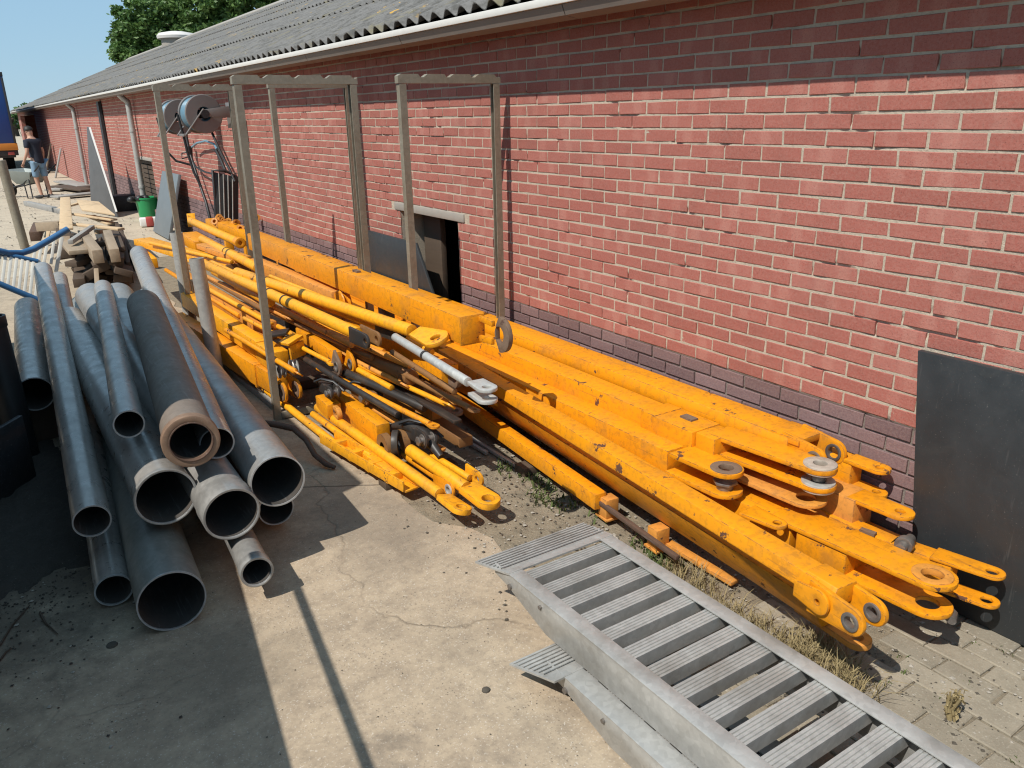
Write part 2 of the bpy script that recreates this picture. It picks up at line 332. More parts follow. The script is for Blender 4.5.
# ------------------------------------------------------------------ mesh builder
class MB:
    def __init__(s): s.v = []; s.f = []
    def add(s, vs, fs):
        k = len(s.v); s.v += [V(x) for x in vs]; s.f += [tuple(i+k for i in f) for f in fs]; return s
    def frame(s, A, B, up=(0, 0, 1)):
        a = (V(B)-V(A)).normalized(); up = V(up)
        u = a.cross(up)
        if u.length < 1e-4: u = a.cross(V((0, 1, 0)))
        u.normalize(); return a, u, u.cross(a).normalized()
    def prism(s, A, B, poly, up=(0, 0, 1), poly2=None):
        A, B = V(A), V(B); a, u, v = s.frame(A, B, up); n = len(poly); q = poly2 or poly
        vs = [A+u*x+v*y for x, y in poly]+[B+u*x+v*y for x, y in q]
        fs = [(i, (i+1) % n, n+(i+1) % n, n+i) for i in range(n)]+[tuple(reversed(range(n))), tuple(range(n, 2*n))]
        return s.add(vs, fs)
    def bar(s, A, B, w, h, up=(0, 0, 1), top=False):
        """box between A and B; top=True: A and B lie on the middle of the upper face"""
        y0, y1 = (-h, 0) if top else (-h/2, h/2)
        return s.prism(A, B, [(-w/2, y0), (w/2, y0), (w/2, y1), (-w/2, y1)], up)
    def box(s, c, sz, rz=0.0):
        c = V(c); x, y, z = [d/2 for d in sz]; R = Matrix.Rotation(rz, 3, 'Z')
        return s.add([c+R@V((i*x, j*y, k*z)) for i in (-1, 1) for j in (-1, 1) for k in (-1, 1)],
                     [(0, 1, 3, 2), (4, 6, 7, 5), (0, 4, 5, 1), (2, 3, 7, 6), (0, 2, 6, 4), (1, 5, 7, 3)])
    def cyl(s, A, B, r, n=20, r2=None, up=(0, 0, 1)):
        r2 = r if r2 is None else r2
        c = [(math.cos(2*math.pi*i/n), math.sin(2*math.pi*i/n)) for i in range(n)]
        return s.prism(A, B, [(r*x, r*y) for x, y in c], up, [(r2*x, r2*y) for x, y in c])
    def ring(s, A, B, ro, ri, n=28, up=(0, 0, 1), segs=1):
        A, B = V(A), V(B); a, u, v = s.frame(A, B, up); vs = []; fs = []
        for k in range(segs+1):
            c = A.lerp(B, k/segs)
            for r in (ro, ri):
                vs += [c+(u*math.cos(2*math.pi*i/n)+v*math.sin(2*math.pi*i/n))*r for i in range(n)]
        for i in range(n):
            j = (i+1) % n
            for k in range(segs):
                o = 2*n*k; p = o+2*n
                fs += [(o+i, o+j, p+j, p+i), (o+n+j, o+n+i, p+n+i, p+n+j)]
            e = 2*n*segs
            fs += [(j, i, n+i, n+j), (e+i, e+j, e+n+j, e+n+i)]
        return s.add(vs, fs)
    def path(s, pts, r, n=8, closed=False):
        pts = [V(p) for p in pts]; m = len(pts); vs = []; fs = []; pu = None
        for i, p in enumerate(pts):
            d = (pts[(i+1) % m]-pts[i-1]) if closed else (pts[min(i+1, m-1)]-pts[max(i-1, 0)])
            d.normalize()
            if pu is None:
                u = d.cross(V((0, 0, 1)))
                if u.length < 0.1: u = d.cross(V((1, 0, 0)))
            else: u = pu-d*pu.dot(d)
            u.normalize(); pu = u; w_ = d.cross(u)
            rr = r[i] if isinstance(r, (list, tuple)) else r
            vs += [p+(u*math.cos(2*math.pi*k/n)+w_*math.sin(2*math.pi*k/n))*rr for k in range(n)]
        for i in range(m if closed else m-1):
            o = i*n; q = ((i+1) % m)*n
            fs += [(o+k, o+(k+1) % n, q+(k+1) % n, q+k) for k in range(n)]
        if not closed: fs += [tuple(reversed(range(n))), tuple(range((m-1)*n, m*n))]
        return s.add(vs, fs)
    def lathe(s, C, prof, n=28, axis=(0, 0, 1), sx=1.0):
        C = V(C); a = V(axis).normalized(); u = a.orthogonal().normalized(); v = a.cross(u); vs = []; fs = []
        for r, z in prof: vs += [C+a*z+(u*math.cos(2*math.pi*i/n)*sx+v*math.sin(2*math.pi*i/n))*r for i in range(n)]
        for k in range(len(prof)-1):
            fs += [(k*n+i, k*n+(i+1) % n, (k+1)*n+(i+1) % n, (k+1)*n+i) for i in range(n)]
        return s.add(vs, fs)
    def lug(s, C, fwd, nor, R, L, W, th, hole, n=40):
        """flat eye plate: rounded tip of radius R round hole at C, tail L long behind it and W half-wide at the back"""
        C = V(C); a = V(fwd).normalized(); nn = V(nor); nn = (nn-a*nn.dot(a)).normalized(); u = nn.cross(a)
        out = [(math.cos(t)*R, math.sin(t)*R) for t in [math.pi*(-0.5+i/16) for i in range(17)]]
        out += [(-L, W), (-L, -W)]
        def hit(t):
            dx, dy = math.cos(t), math.sin(t); best = None
            for i in range(len(out)):
                (x1, y1), (x2, y2) = out[i], out[(i+1) % len(out)]
                ex, ey = x2-x1, y2-y1; den = dx*ey-dy*ex
                if abs(den) < 1e-9: continue
                k = (x1*ey-y1*ex)/den; q = (x1*dy-y1*dx)/den
                if k > 0 and -1e-6 <= q <= 1+1e-6: best = k if best is None else max(best, k)
            return best or R
        ang = sorted([2*math.pi*i/n-math.pi for i in range(n)]+[math.atan2(W, -L), math.atan2(-W, -L)])
        m = len(ang); vs = []
        for z in (-th/2, th/2):
            vs += [C+a*math.cos(t)*hit(t)+u*math.sin(t)*hit(t)+nn*z for t in ang]
            vs += [C+a*math.cos(t)*hole+u*math.sin(t)*hole+nn*z for t in ang]
        fs = []
        for i in range(m):
            j = (i+1) % m; o, h, O, Hh = 0, m, 2*m, 3*m
            fs += [(o+j, o+i, h+i, h+j), (O+i, O+j, Hh+j, Hh+i), (o+i, o+j, O+j, O+i), (h+j, h+i, Hh+i, Hh+j)]
        return s.add(vs, fs)
    def slab(s, pts, th, nor=None):
        """flat polygon with thickness"""
        pts = [V(p) for p in pts]; n = len(pts)
        if nor is None: nor = (pts[1]-pts[0]).cross(pts[2]-pts[0]).normalized()
        nor = V(nor)
        vs = pts+[p+nor*th for p in pts]
        return s.add(vs, [(i, (i+1) % n, n+(i+1) % n, n+i) for i in range(n)]+[tuple(reversed(range(n))), tuple(range(n, 2*n))])
    def build(s, name, mat, parent=None, bevel=0.0, smooth=32, loc=None, segs=2):
        off = V(parent['_loc']) if parent is not None and '_loc' in parent else V((0, 0, 0))
        if loc is not None: off = V(loc)
        me = bpy.data.meshes.new(name); me.from_pydata([tuple(x-off) for x in s.v], [], s.f)
        bm = bmesh.new(); bm.from_mesh(me)
        bmesh.ops.recalc_face_normals(bm, faces=bm.faces)
        if bevel:
            ed = [e for e in bm.edges if len(e.link_faces) == 2 and e.calc_face_angle(0) > 0.6]
            if ed: bmesh.ops.bevel(bm, geom=ed, offset=bevel, segments=segs, affect='EDGES', clamp_overlap=True, profile=0.5)
        bm.to_mesh(me); bm.free()
        if smooth:
            me.polygons.foreach_set('use_smooth', [True]*len(me.polygons)); me.set_sharp_from_angle(angle=math.radians(smooth))
        me.materials.append(MT[mat] if isinstance(mat, str) else mat)
        o = bpy.data.objects.new(name, me); COL.objects.link(o)
        if parent is not None: o.parent = parent
        if loc is not None: o.location = loc; o['_loc'] = list(V(loc))
        if parent is not None: o['_loc'] = list(off)
        return o

def tag(o, label, cat, group=None, kind=None):
    if label: o['label'] = label
    if cat: o['category'] = cat
    if group: o['group'] = group
    if kind: o['kind'] = kind
    return o
def thing(name, label, cat, loc, group=None):
    o = bpy.data.objects.new(name, None); COL.objects.link(o); o.location = V(loc); o['_loc'] = list(V(loc))
    o.empty_display_size = 0.1
    return tag(o, label, cat, group)
def rnd_attr(o, vals):
    """vals: one (r,g,b) per face"""
    me = o.data; ca = me.color_attributes.new('rnd', 'FLOAT_COLOR', 'CORNER'); buf = []
    for p in me.polygons: buf += list((*vals[p.index], 1.0))*len(p.vertices)
    ca.data.foreach_set('color', buf)
# ================================================================== SETTING
rng = random.Random(11)
from mathutils import noise as mn
YX0, YX1, YY0, YY1 = -300, 400, -60, 900
o = MB().add([(YX0, YY0, -0.006), (YX1, YY0, -0.006), (YX1, YY1, -0.006), (YX0, YY1, -0.006)], [(0, 1, 2, 3)]).build('yard', 'yard'); tag(o, 'pale sandy farmyard ground reaching past the barn', 'ground', kind='structure')
def sheet(name, mat, edge, z, label):
    me = MB(); me.add([(x, y, z) for x, y in edge], [tuple(range(len(edge)))])
    return tag(me.build(name, mat), label, 'ground', kind='structure')
soil_e = [(1.2, -4), (3.2, -4), (3.2, 13)] + [(1.2+0.2*rng.random(), 13-0.5*i) for i in range(1, 33)]
sheet('soil_strip', 'soil', soil_e, 0.0, 'bare soil strip along the barn wall')
ce = [(-14, -4)]
y = -4.0
while y < 12.6:
    base = 1.60 if y > 3.2 else (1.74 if y > 2.2 else 1.74+0.12*min(1, (2.2-y)))
    ce.append((base+rng.uniform(-0.035, 0.035), y)); y += 0.16
for i in range(60): ce.append((1.6-15.6*i/59, 12.7+rng.uniform(-0.25, 0.25)+0.4*math.sin(i*0.7)))
sheet('concrete_apron', 'concrete', ce, 0.004, 'worn concrete apron in front of the barn')

# pavers, each stone a block in one paving
mb = MB(); vals = []
py = 0.105; px = 0.21
for i in range(int(1.35/py)):
    x0 = 1.80+i*py
    for j in range(-12, 12):
        y0 = -0.4+j*px+(px/2 if i % 2 else 0)+0.02*math.sin(i*3.1)
        lim = 1.62+0.25*math.sin(x0*7)+rng.uniform(-0.2, 0.2)
        if y0 > lim or y0 < -2.5: continue
        dz = rng.uniform(-0.003, 0.003); tx, ty = rng.uniform(-.0025, .0025), rng.uniform(-.003, .003); g = 0.004
        q = [(x0+g, y0+g), (x0+py-g, y0+g), (x0+py-g, y0+px-g), (x0+g, y0+px-g)]
        q = [(a+rng.uniform(-.002, .002), b+rng.uniform(-.002, .002)) for a, b in q]
        zs = [0.0085+dz-tx-ty, 0.0085+dz+tx-ty, 0.0085+dz+tx+ty, 0.0085+dz-tx+ty]
        ins = 0.004; cxm, cym = x0+py/2, y0+px/2
        top = [(a+(ins if a < cxm else -ins), b+(ins if b < cym else -ins), z) for (a, b), z in zip(q, zs)]
        low = [(a, b, z-0.004) for (a, b), z in zip(q, zs)]; bot = [(a, b, -0.02) for a, b in q]
        mb.add(top+low+bot, [(0, 1, 2, 3)]+[(4+k, 4+(k+1) % 4, (k+1) % 4, k) for k in range(4)]+[(8+k, 8+(k+1) % 4, 4+(k+1) % 4, 4+k) for k in range(4)])
        vals += [(rng.random(), 0, 0)]*9
o = mb.build('brick_paving', 'paver', smooth=0); tag(o, 'grey concrete paving stones by the barn wall', 'paving', kind='structure'); rnd_attr(o, vals)

# dark loose earth under the pipes
mb = MB(); N = 70
from mathutils import noise as mn
vs = []; fs = []; keep = {}
for i in range(N+1):
    for j in range(N+1):
        x = -0.9+1.25*i/N; y_ = 2.9+3.4*j/N
        d = ((x+0.25)/0.50)**2+((y_-4.75)/1.15)**2+0.5*mn.noise(V((x*3, y_*3, 1)))+0.2*mn.noise(V((x*11, y_*11, 4)))
        h = max(0, 1-d)**0.6*0.04*(0.5+0.9*abs(mn.noise(V((x*14, y_*14, 3))))+0.5*abs(mn.noise(V((x*40, y_*40, 5)))))-0.003 if d < 1 else -0.02
        vs.append((x, y_, 0.006+h))
for i in range(N):
    for j in range(N):
        a = i*(N+1)+j; q = (a, a+1, a+N+2, a+N+1)
        if max(vs[k][2] for k in q) > -0.002: fs.append(q)
mb.add(vs, fs); tag(mb.build('loose_earth', 'black_earth', smooth=60), 'dark crumbly earth spilled on the concrete beside the pipes', 'earth', kind='stuff')

# ------------------------------------------------------------------ barn
W = 3.0; BY0, BY1 = -4.0, 56.0; CZ = 0.0678; BL = 0.2195
a1, a2 = WX(141, 190).y, WX(156, 190).y
b1, b2 = WX(25, 150).y, WX(41, 150).y
OPEN = [(5.31, 6.30, 3*CZ, 17*CZ), (min(a1, a2), max(a1, a2), 3*CZ, round(WX(150, 160).z/CZ)*CZ), (min(b1, b2), min(54, max(b1, b2)), 0.0, 33*CZ)]
barn = thing('brick_barn', 'long red brick barn with grey corrugated roof and white gutter', 'barn', (W, 20, 0))
mb = MB(); vals = []; uvs = []
def brick(y0, y1, z0, z1, r):
    j = lambda s=0.0022: rng.uniform(-s, s)
    xs = W+rng.uniform(-0.002, 0.0015); m = 0.011
    tz = rng.uniform(-0.0012, 0.0012)
    f = [(xs+j(.0008), y1+j(), z0+j()), (xs+j(.0008), y0+j(), z0+j()), (xs+j(.0008), y0+j(), z1+j()+tz), (xs+j(.0008), y1+j(), z1+j())]
    # small arris: front face inset, then edge, then back
    ins = 0.0018
    fr = [(p[0], p[1]+(-ins if p[1] > (y0+y1)/2 else ins), p[2]+(ins if p[2] < (z0+z1)/2 else -ins)) for p in f]
    ed = [(p[0]+ins, p[1], p[2]) for p in f]; bk = [(W+m+0.02, p[1], p[2]) for p in f]
    mb.add(fr+ed+bk, [(0, 1, 2, 3)]+[(4+k, 4+(k+1) % 4, (k+1) % 4, k) for k in range(4)]+[(8+k, 8+(k+1) % 4, 4+(k+1) % 4, 4+k) for k in range(4)])
    vals.extend([r]*9)
    uvs.extend([(0, 0), (1, 0), (1, 1), (0, 1)]); 
    for ring in range(2):
        for k in range(4): uvs.extend([(.5, .5)]*4)
for r in range(0, 37):
    z0 = r*CZ+0.0058; z1 = (r+1)*CZ-0.0058
    ph = 0.095 if r % 2 else 0.205
    k = math.floor((BY0-ph)/BL)
    ym = 25.0
    while True:
        y0 = ph+k*BL; k += 1
        if y0 > ym: break
        A, B = y0+0.0053, y0+BL-0.0053
        if A < BY0 or B > BY1: continue
        segs = [(A, B)]
        for (oy0, oy1, oz0, oz1) in OPEN:
            if z1 > oz0 and z0 < oz1-0.001:
                ns = []
                for s0, s1 in segs:
                    if s1 <= oy0 or s0 >= oy1: ns.append((s0, s1)); continue
                    if s0 < oy0-0.03: ns.append((s0, oy0-0.003))
                    if s1 > oy1+0.03: ns.append((oy1+0.003, s1))
                segs = ns
        if 17*CZ-0.001 <= r*CZ < 18*CZ-0.001 and B > 5.215 and A < 6.385: segs = []      # lintel course
        for s0, s1 in segs:
            purple = 1.0 if r < 10 else 0.0
            if r == 10 and rng.random() < 0.04: purple = 1.0
            brick(s0, s1, z0, z1, (rng.random(), rng.random(), purple))
wall_o = mb.build('wall', 'brick', barn, smooth=0); rnd_attr(wall_o, vals)
ul = wall_o.data.uv_layers.new(name='UVMap')
flat = []
for u in uvs: flat += [u[0], u[1]]
if len(flat) == len(ul.data)*2: ul.data.foreach_set('uv', flat)
else: print('UV MISMATCH', len(flat), len(ul.data)*2)
# mortar bed behind the bricks (with the openings left free) and far plain wall
def wall_boxes(x0, x1, ya, yb, holes, ztop):
    m = MB(); cuts = sorted([ya, yb]+[h for o_ in holes for h in o_[:2] if ya < h < yb])
    for c0, c1 in zip(cuts, cuts[1:]):
        mid = (c0+c1)/2; hh = [o_ for o_ in holes if o_[0] < mid < o_[1]]
        if not hh: m.box(((x0+x1)/2, mid, ztop/2), (x1-x0, c1-c0, ztop))
        else:
            _, _, z0, z1 = hh[0]
            if z0 > 0.01: m.box(((x0+x1)/2, mid, z0/2), (x1-x0, c1-c0, z0))
            m.box(((x0+x1)/2, mid, (z1+ztop)/2), (x1-x0, c1-c0, ztop-z1))
    return m
# mortar: a fine irregular sheet face on a box
mbm = wall_boxes(W+0.013, W+0.22, BY0, 25.0, OPEN, 2.52)
from mathutils import noise as mn
def joint_face(y0, y1, dy, dz):
    ny_, nz_ = int((y1-y0)/dy), int(2.5/dz); vs = []; fs = []
    for i in range(ny_+1):
        yy = y0+(y1-y0)*i/ny_
        for k in range(nz_+1):
            z = 2.5*k/nz_; d = max(0.0010, 0.0036+0.0024*mn.noise(V((yy*9, z*9, 2)))+0.0014*mn.noise(V((yy*60, z*60, 5))))
            gap = mn.noise(V((yy*2.2, z*7.0, 9)))+0.5*mn.noise(V((yy*14, z*20, 4)))
            if gap > 0.42: d += min(0.010, (gap-0.42)*0.05)
            if z < 0.68: d += 0.0065
            vs.append((W+min(d, 0.0125), yy, z))
    fs = [(i*(nz_+1)+k, (i+1)*(nz_+1)+k, (i+1)*(nz_+1)+k+1, i*(nz_+1)+k+1) for i in range(ny_) for k in range(nz_)]
    if True:
        keep = []
        for f in fs:
            yc = sum(vs[a][1] for a in f)/4; zc = sum(vs[a][2] for a in f)/4
            if not any(o_[0] < yc < o_[1] and o_[2] < zc < o_[3] for o_ in OPEN): keep.append(f)
        fs = keep
    mbm.add(vs, fs)
joint_face(0.5, 6.6, 0.012, 0.0085); joint_face(6.6, 25.0, 0.05, 0.017); joint_face(BY0, 0.5, 0.1, 0.0678)
mbm.build('mortar_bed', 'mortar', wall_o, smooth=60)
# the far end of the wall, bricks drawn by texture only (a few pixels each)
t = NT('brick_far')
sp = t.n('ShaderNodeSeparateXYZ'); t.l(t.tc.outputs['Object'], sp.inputs[0])
cb = t.n('ShaderNodeCombineXYZ'); t.l(sp.outputs[1], cb.inputs[0]); t.l(sp.outputs[2], cb.inputs[1])
bt = t.n('ShaderNodeTexBrick'); t.l(cb.outputs[0], bt.inputs[0]); bt.inputs['Scale'].default_value = 1.0
bt.inputs['Brick Width'].default_value = BL; bt.inputs['Row Height'].default_value = CZ; bt.inputs['Mortar Size'].default_value = 0.006
bt.inputs['Color1'].default_value = (0.28, 0.078, 0.059, 1); bt.inputs['Color2'].default_value = (0.36, 0.115, 0.09, 1); bt.inputs['Mortar'].default_value = (0.40, 0.33, 0.27, 1)
t.set(base=bt.outputs[0], rough=0.9); MT['brick_far'] = t.m
wall_boxes(W+0.001, W+0.2, 25.0, BY1, OPEN, 2.52).build('far_wall', 'brick_far', barn, smooth=0)
# back, gables (closing the shell)
m = MB(); m.box((16, (BY0+BY1)/2, 1.26), (0.2, BY1-BY0, 2.52))
for yy in (BY0+0.1, BY1-0.1): m.prism((0, yy-0.08, 0), (0, yy+0.08, 0), [(3.1, 0), (15.9, 0), (15.9, 2.5), (9.5, 5.2), (3.1, 2.5)])
m.build('gable_wall', 'brick_far', barn, smooth=0)
# dark recesses in the openings
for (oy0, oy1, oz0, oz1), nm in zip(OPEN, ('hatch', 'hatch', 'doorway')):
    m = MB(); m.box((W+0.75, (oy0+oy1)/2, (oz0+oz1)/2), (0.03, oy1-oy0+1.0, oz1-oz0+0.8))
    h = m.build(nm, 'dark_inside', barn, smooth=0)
m = MB(); m.box((W+0.19, 6.05, 0.66), (0.05, 0.30, 0.95)); m.build('hatch_frame', 'wood_dark', barn, bevel=.004)
m = MB(); m.box((W+0.066, 5.80, 17*CZ+CZ*0.5), (0.15, 1.18, CZ*0.94)); m.build('lintel', 'lintel', barn, bevel=0.006)
m = MB(); m.box((W+0.07, (OPEN[1][0]+OPEN[1][1])/2, OPEN[1][3]+0.03), (0.16, OPEN[1][1]-OPEN[1][0]+0.2, 0.06)); m.build('lintel', 'lintel', barn, bevel=0.006)
# louvred boards in the second hatch
m = MB(); oy0, oy1, oz0, oz1 = OPEN[1]; n = 10
for i in range(n): m.box((W+0.09, (oy0+oy1)/2, oz0+(i+.5)*(oz1-oz0)/n), (0.02, oy1-oy0-0.02, (oz1-oz0)/n-0.02))
m.build('hatch_boards', 'wood_dark', barn, smooth=0)

# roof: corrugated sheets in overlapping rows
RX0, RZ0, RX1, RZ1 = 2.715, 2.468, 9.5, 5.38
sl = V((RX1-RX0, 0, RZ1-RZ0)); SL = sl.length; sd_ = sl.normalized(); nr = V((-sd_.z, 0, sd_.x))
m = MB(); rows = 5; pit2 = 0.177; st_ = pit2/8
ny = int((BY1+0.4-BY0)/st_)
for r in range(rows):
    s0 = r*SL/rows-(0.07 if r else 0); s1 = (r+1)*SL/rows; vs = []; fs = []
    for i in range(ny+1):
        yy = BY0+i*st_; wv_ = 0.026*math.sin(2*math.pi*yy/pit2)
        sheetk = math.floor(yy/0.92); jz = 0.006*math.sin(sheetk*12.9+r*7.7); js = 0.02*math.sin(sheetk*5.3+r*3.1)
        for s_, up_ in ((s0+js, 0.030), (s1, 0.004)):
            p = V((RX0, yy, RZ0))+sd_*s_+nr*(wv_+up_+jz+0.02); vs.append(p)
        for s_, up_ in ((s0+js, 0.030), ):
            p = V((RX0, yy, RZ0))+sd_*s_+nr*(wv_+up_+jz+0.013); vs.append(p)
    for i in range(ny):
        a = i*3; b = a+3
        fs += [(a, b, b+1, a+1), (a+2, b+2, b, a)]
    m.add(vs, fs)
m.build('roof', 'roof_sheet', barn, smooth=50)
m = MB()
m.prism((0, BY0, 0), (0, BY1+.3, 0), [(9.5, 5.33), (16.3, 2.5), (16.3, 2.44), (9.5, 5.27)])
m.build('roof', 'roof_sheet', barn, smooth=0)
m = MB(); m.prism((0, BY0, 0), (0, BY1+.35, 0), [(9.22, 5.31), (9.5, 5.46), (9.78, 5.31), (9.78, 5.34), (9.5, 5.49), (9.22, 5.34)]); m.build('ridge_cap', 'lintel', barn, smooth=0)
# gutter, soffit
def alongY(poly, y0, y1): return [( (x, y0, z), ) for x, z in poly]
def exY(m, poly, y0, y1):
    n = len(poly); vs = [(x, y0, z) for x, z in poly]+[(x, y1, z) for x, z in poly]
    return m.add(vs, [(i, (i+1) % n, n+(i+1) % n, n+i) for i in range(n)]+[tuple(reversed(range(n))), tuple(range(n, 2*n))])
m = MB(); exY(m, [(2.680, 2.446), (2.702, 2.446), (2.702, 2.486), (2.680, 2.486)], BY0, BY1); m.build('gutter_lip', 'gutter_white', barn, bevel=.004)
m = MB(); y0 = BY0
while y0 < BY1:
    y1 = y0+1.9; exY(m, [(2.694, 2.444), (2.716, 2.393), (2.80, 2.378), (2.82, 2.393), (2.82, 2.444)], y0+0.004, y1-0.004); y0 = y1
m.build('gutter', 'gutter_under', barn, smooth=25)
m = MB(); y0 = BY0
while y0 < BY1:
    y1 = y0+1.22; m.add([(2.822, y0+.006, 2.435), (2.996, y0+.006, 2.462), (2.996, y1-.006, 2.462), (2.822, y1-.006, 2.435), (2.822, y0+.006, 2.45), (2.996, y0+.006, 2.477), (2.996, y1-.006, 2.477), (2.822, y1-.006, 2.45)],
        [(0, 1, 2, 3), (4, 7, 6, 5), (0, 4, 5, 1), (3, 2, 6, 7), (0, 3, 7, 4), (1, 5, 6, 2)]); y0 = y1
m.build('soffit', 'soffit', barn, smooth=0)
for (ax, ay, bx, by, r) in ((142, 203, 124, 96, 0.055), (83, 178, 70, 106, 0.055)):
    p = G(ax, ay); X_ = 2.90; yb = WX(ax, ay-15, X_).y
    m = MB(); m.cyl((X_, yb, 0.0), (X_, yb, 2.20), r, 14); m.path([(X_, yb, 2.19), (X_, yb, 2.26), (X_-.08, yb, 2.33), (X_-.14, yb, 2.40)], r, 12)
    for z in (0.6, 1.7): m.cyl((X_, yb, z), (X_, yb, z+.05), r+.012, 14)
    m.build('downpipe', 'galvanised', barn, smooth=40)
# dark post strip on the far wall
yb = WX(107, 150, 2.96).y
m = MB(); m.bar((2.95, yb, 0), (2.95, yb, 2.36), 0.34, 0.06, up=(1, 0, 0)); m.build('wall_post', 'dark_steel', barn, smooth=0)
# roof ventilator
vc = WX(178, 47, 9.5); vr = 0.86
m = MB(); m.lathe((9.5, vc.y, 5.15), [(0.0, 0), (vr*.82, 0), (vr*.82, .38)], 28); vt = m.build('ventilator', 'lintel', barn, smooth=40)
m = MB(); m.lathe((9.5, vc.y, 5.15), [(vr*.8, .36), (vr, .36), (vr*1.03, .48), (vr*.9, .60), (vr*.4, .68), (0, .69)], 32); m.build('cap', 'white_vent', vt, smooth=40)

# ------------------------------------------------------------------ trees behind the barn
def tree(label, base, h, blobs, leaf, n, seed):
    rg = random.Random(seed); b = V(base)
    t_ = thing('deciduous_tree', label, 'tree', b, 'trees behind the barn')
    m = MB(); m.cyl(b, b+V((0, 0, h*.5)), .38, 10, .22)
    for (c, r) in blobs:
        c = V(c); m.path([b+V((0, 0, h*.28)), b.lerp(c, .5)+V((0, 0, h*.12)), c], [.16, .1, .04], 6)
        for k in range(5):
            e = c+V((rg.gauss(0, 1), rg.gauss(0, 1), rg.gauss(0, 1))).normalized()*max(r)*.75; m.path([c, c.lerp(e, .5)+V((0, 0, .2)), e], [.05, .03, .012], 5)
    m.build('trunk', 'trunk', t_, smooth=50)
    m = MB(); vals = []
    clumps = []
    for (c, r) in blobs:
        for k in range(int(26*(r[0]*r[1]*r[2])**(2/3)/5)+10):
            d = V((rg.gauss(0, 1), rg.gauss(0, 1), rg.gauss(0, 1))).normalized(); q = rg.uniform(.40, 1.14)
            clumps.append((V(c)+V((d.x*r[0], d.y*r[1], d.z*r[2]))*q, rg.uniform(.30, .78), rg.random()))
    for k in range(n):
        c, cr, cv = rg.choice(clumps)
        p = c+V((rg.gauss(0, .5), rg.gauss(0, .5), rg.gauss(0, .38)))*cr
        u = V((rg.gauss(0, 1), rg.gauss(0, 1), rg.gauss(0, .6))).normalized(); v_ = u.cross(V((rg.gauss(0, 1), rg.gauss(0, 1), rg.gauss(0, 1)))).normalized()
        s_ = leaf*rg.uniform(.6, 1.3)
        m.add([p-u*s_, p+v_*s_*.55, p+u*s_, p-v_*s_*.55], [(0, 1, 2, 3)]); vals.append((min(1, max(0, .25+.5*cv*rg.random()+.3*rg.random())), 0, 0))
    o_ = m.build('crown', 'leaf', t_, smooth=0); rnd_attr(o_, vals)
TY = 80
def tp(px_, py_): return tuple(WY(px_, py_, TY))
def tb(px_): q = WY(px_, 115, TY); return (q.x, q.y, 0)
k_ = TY/FPX*1.12
k_ *= 1.0
tree('slimmer leafy tree behind the barn, left of the roof ventilator', tb(152), 15, [(tp(152, 19), (24*k_, 2.6, 17*k_)), (tp(141, 44), (18*k_, 2.6, 18*k_)), (tp(165, 45), (20*k_, 2.5, 22*k_)), (tp(131, 32), (12*k_, 1.6, 15*k_)), (tp(126, 54), (9*k_, 1.6, 11*k_))], .21, 26000, 3)
tree('broad dark green tree behind the barn, right of the roof ventilator', tb(225), 19, [(tp(195, 12), (24*k_, 3, 20*k_)), (tp(232, 5), (30*k_, 3.4, 26*k_)), (tp(215, 25), (30*k_, 3, 22*k_)), (tp(258, -8), (26*k_, 3, 22*k_)), (tp(205, -18), (26*k_, 3, 20*k_)), (tp(192, 42), (16*k_, 3, 16*k_))], .22, 42000, 4)
q = WY(12, 112, 140)
tree('low far hedge tree just above the ground beyond the barn end', (q.x, 140, 0), 5, [((q.x, 140, 2.2), (5, 2, 1.6)), ((q.x+3, 141, 2.6), (3, 2, 1.5))], .3, 4000, 9)
# ================================================================== RACK FRAMES
def rack(label, xl, xr, y, ztop):
    t_ = thing('storage_rack', label, 'rack frame', ((xl+xr)/2, y, 0), 'steel rack frames round the orange beams')
    w_ = 0.044
    for s, x in ((1, xl), (-1, xr)):
        m = MB()   # folded U profile, open towards the inside
        prof = [(-w_/2, -w_/2), (w_/2, -w_/2), (w_/2, -w_/2+.006), (-w_/2+.006, -w_/2+.006), (-w_/2+.006, w_/2-.006), (w_/2, w_/2-.006), (w_/2, w_/2), (-w_/2, w_/2)]
        prof = [(a*s, b) for a, b in prof]
        n = len(prof); vs = [(x+a, y+b, 0.0) for a, b in prof]+[(x+a, y+b, ztop-0.055) for a, b in prof]
        fs = [(i, (i+1) % n, n+(i+1) % n, n+i) for i in range(n)]+[(0, 1, 2, 3), (0, 3, 4, 7), (4, 5, 6, 7), (n, n+1, n+2, n+3), (n, n+3, n+4, n+7), (n+4, n+5, n+6, n+7)]
        m.add(vs, fs); m.build('post', 'rack_steel', t_, smooth=0)
    m = MB(); x0_, x1_ = xl-w_/2-.008, xr+w_/2+.008; k = 4; top_ = []
    for i in range(k):
        xa = x0_+(x1_-x0_)*i/k; xb = x0_+(x1_-x0_)*(i+1)/k
        top_ += [(xa, ztop-.012), (xa+.02, ztop), (xb-.045, ztop), (xb-.03, ztop-.018), (xb-.008, ztop-.018)]
    prof = [(x0_, ztop-.052)]+top_+[(x1_, ztop-.012), (x1_, ztop-.052)]
    n = len(prof); vs = [(px_, y-.022, pz_) for px_, pz_ in prof]+[(px_, y+.022, pz_) for px_, pz_ in prof]
    m.add(vs, [(i, (i+1) % n, n+(i+1) % n, n+i) for i in range(n)]+[tuple(reversed(range(n))), tuple(range(n, 2*n))])
    m.build('top_bar', 'rack_steel', t_, smooth=0)
    m = MB(); m.box(((xl+xr)/2, y, 0.035), (xr-xl-w_, 0.06, 0.05)); m.build('base_bar', 'rack_steel', t_, bevel=.004)
rack('tall rusty steel rack frame standing nearest, its left post in front of the orange beams', 1.414, 2.135, 5.065, 2.165)
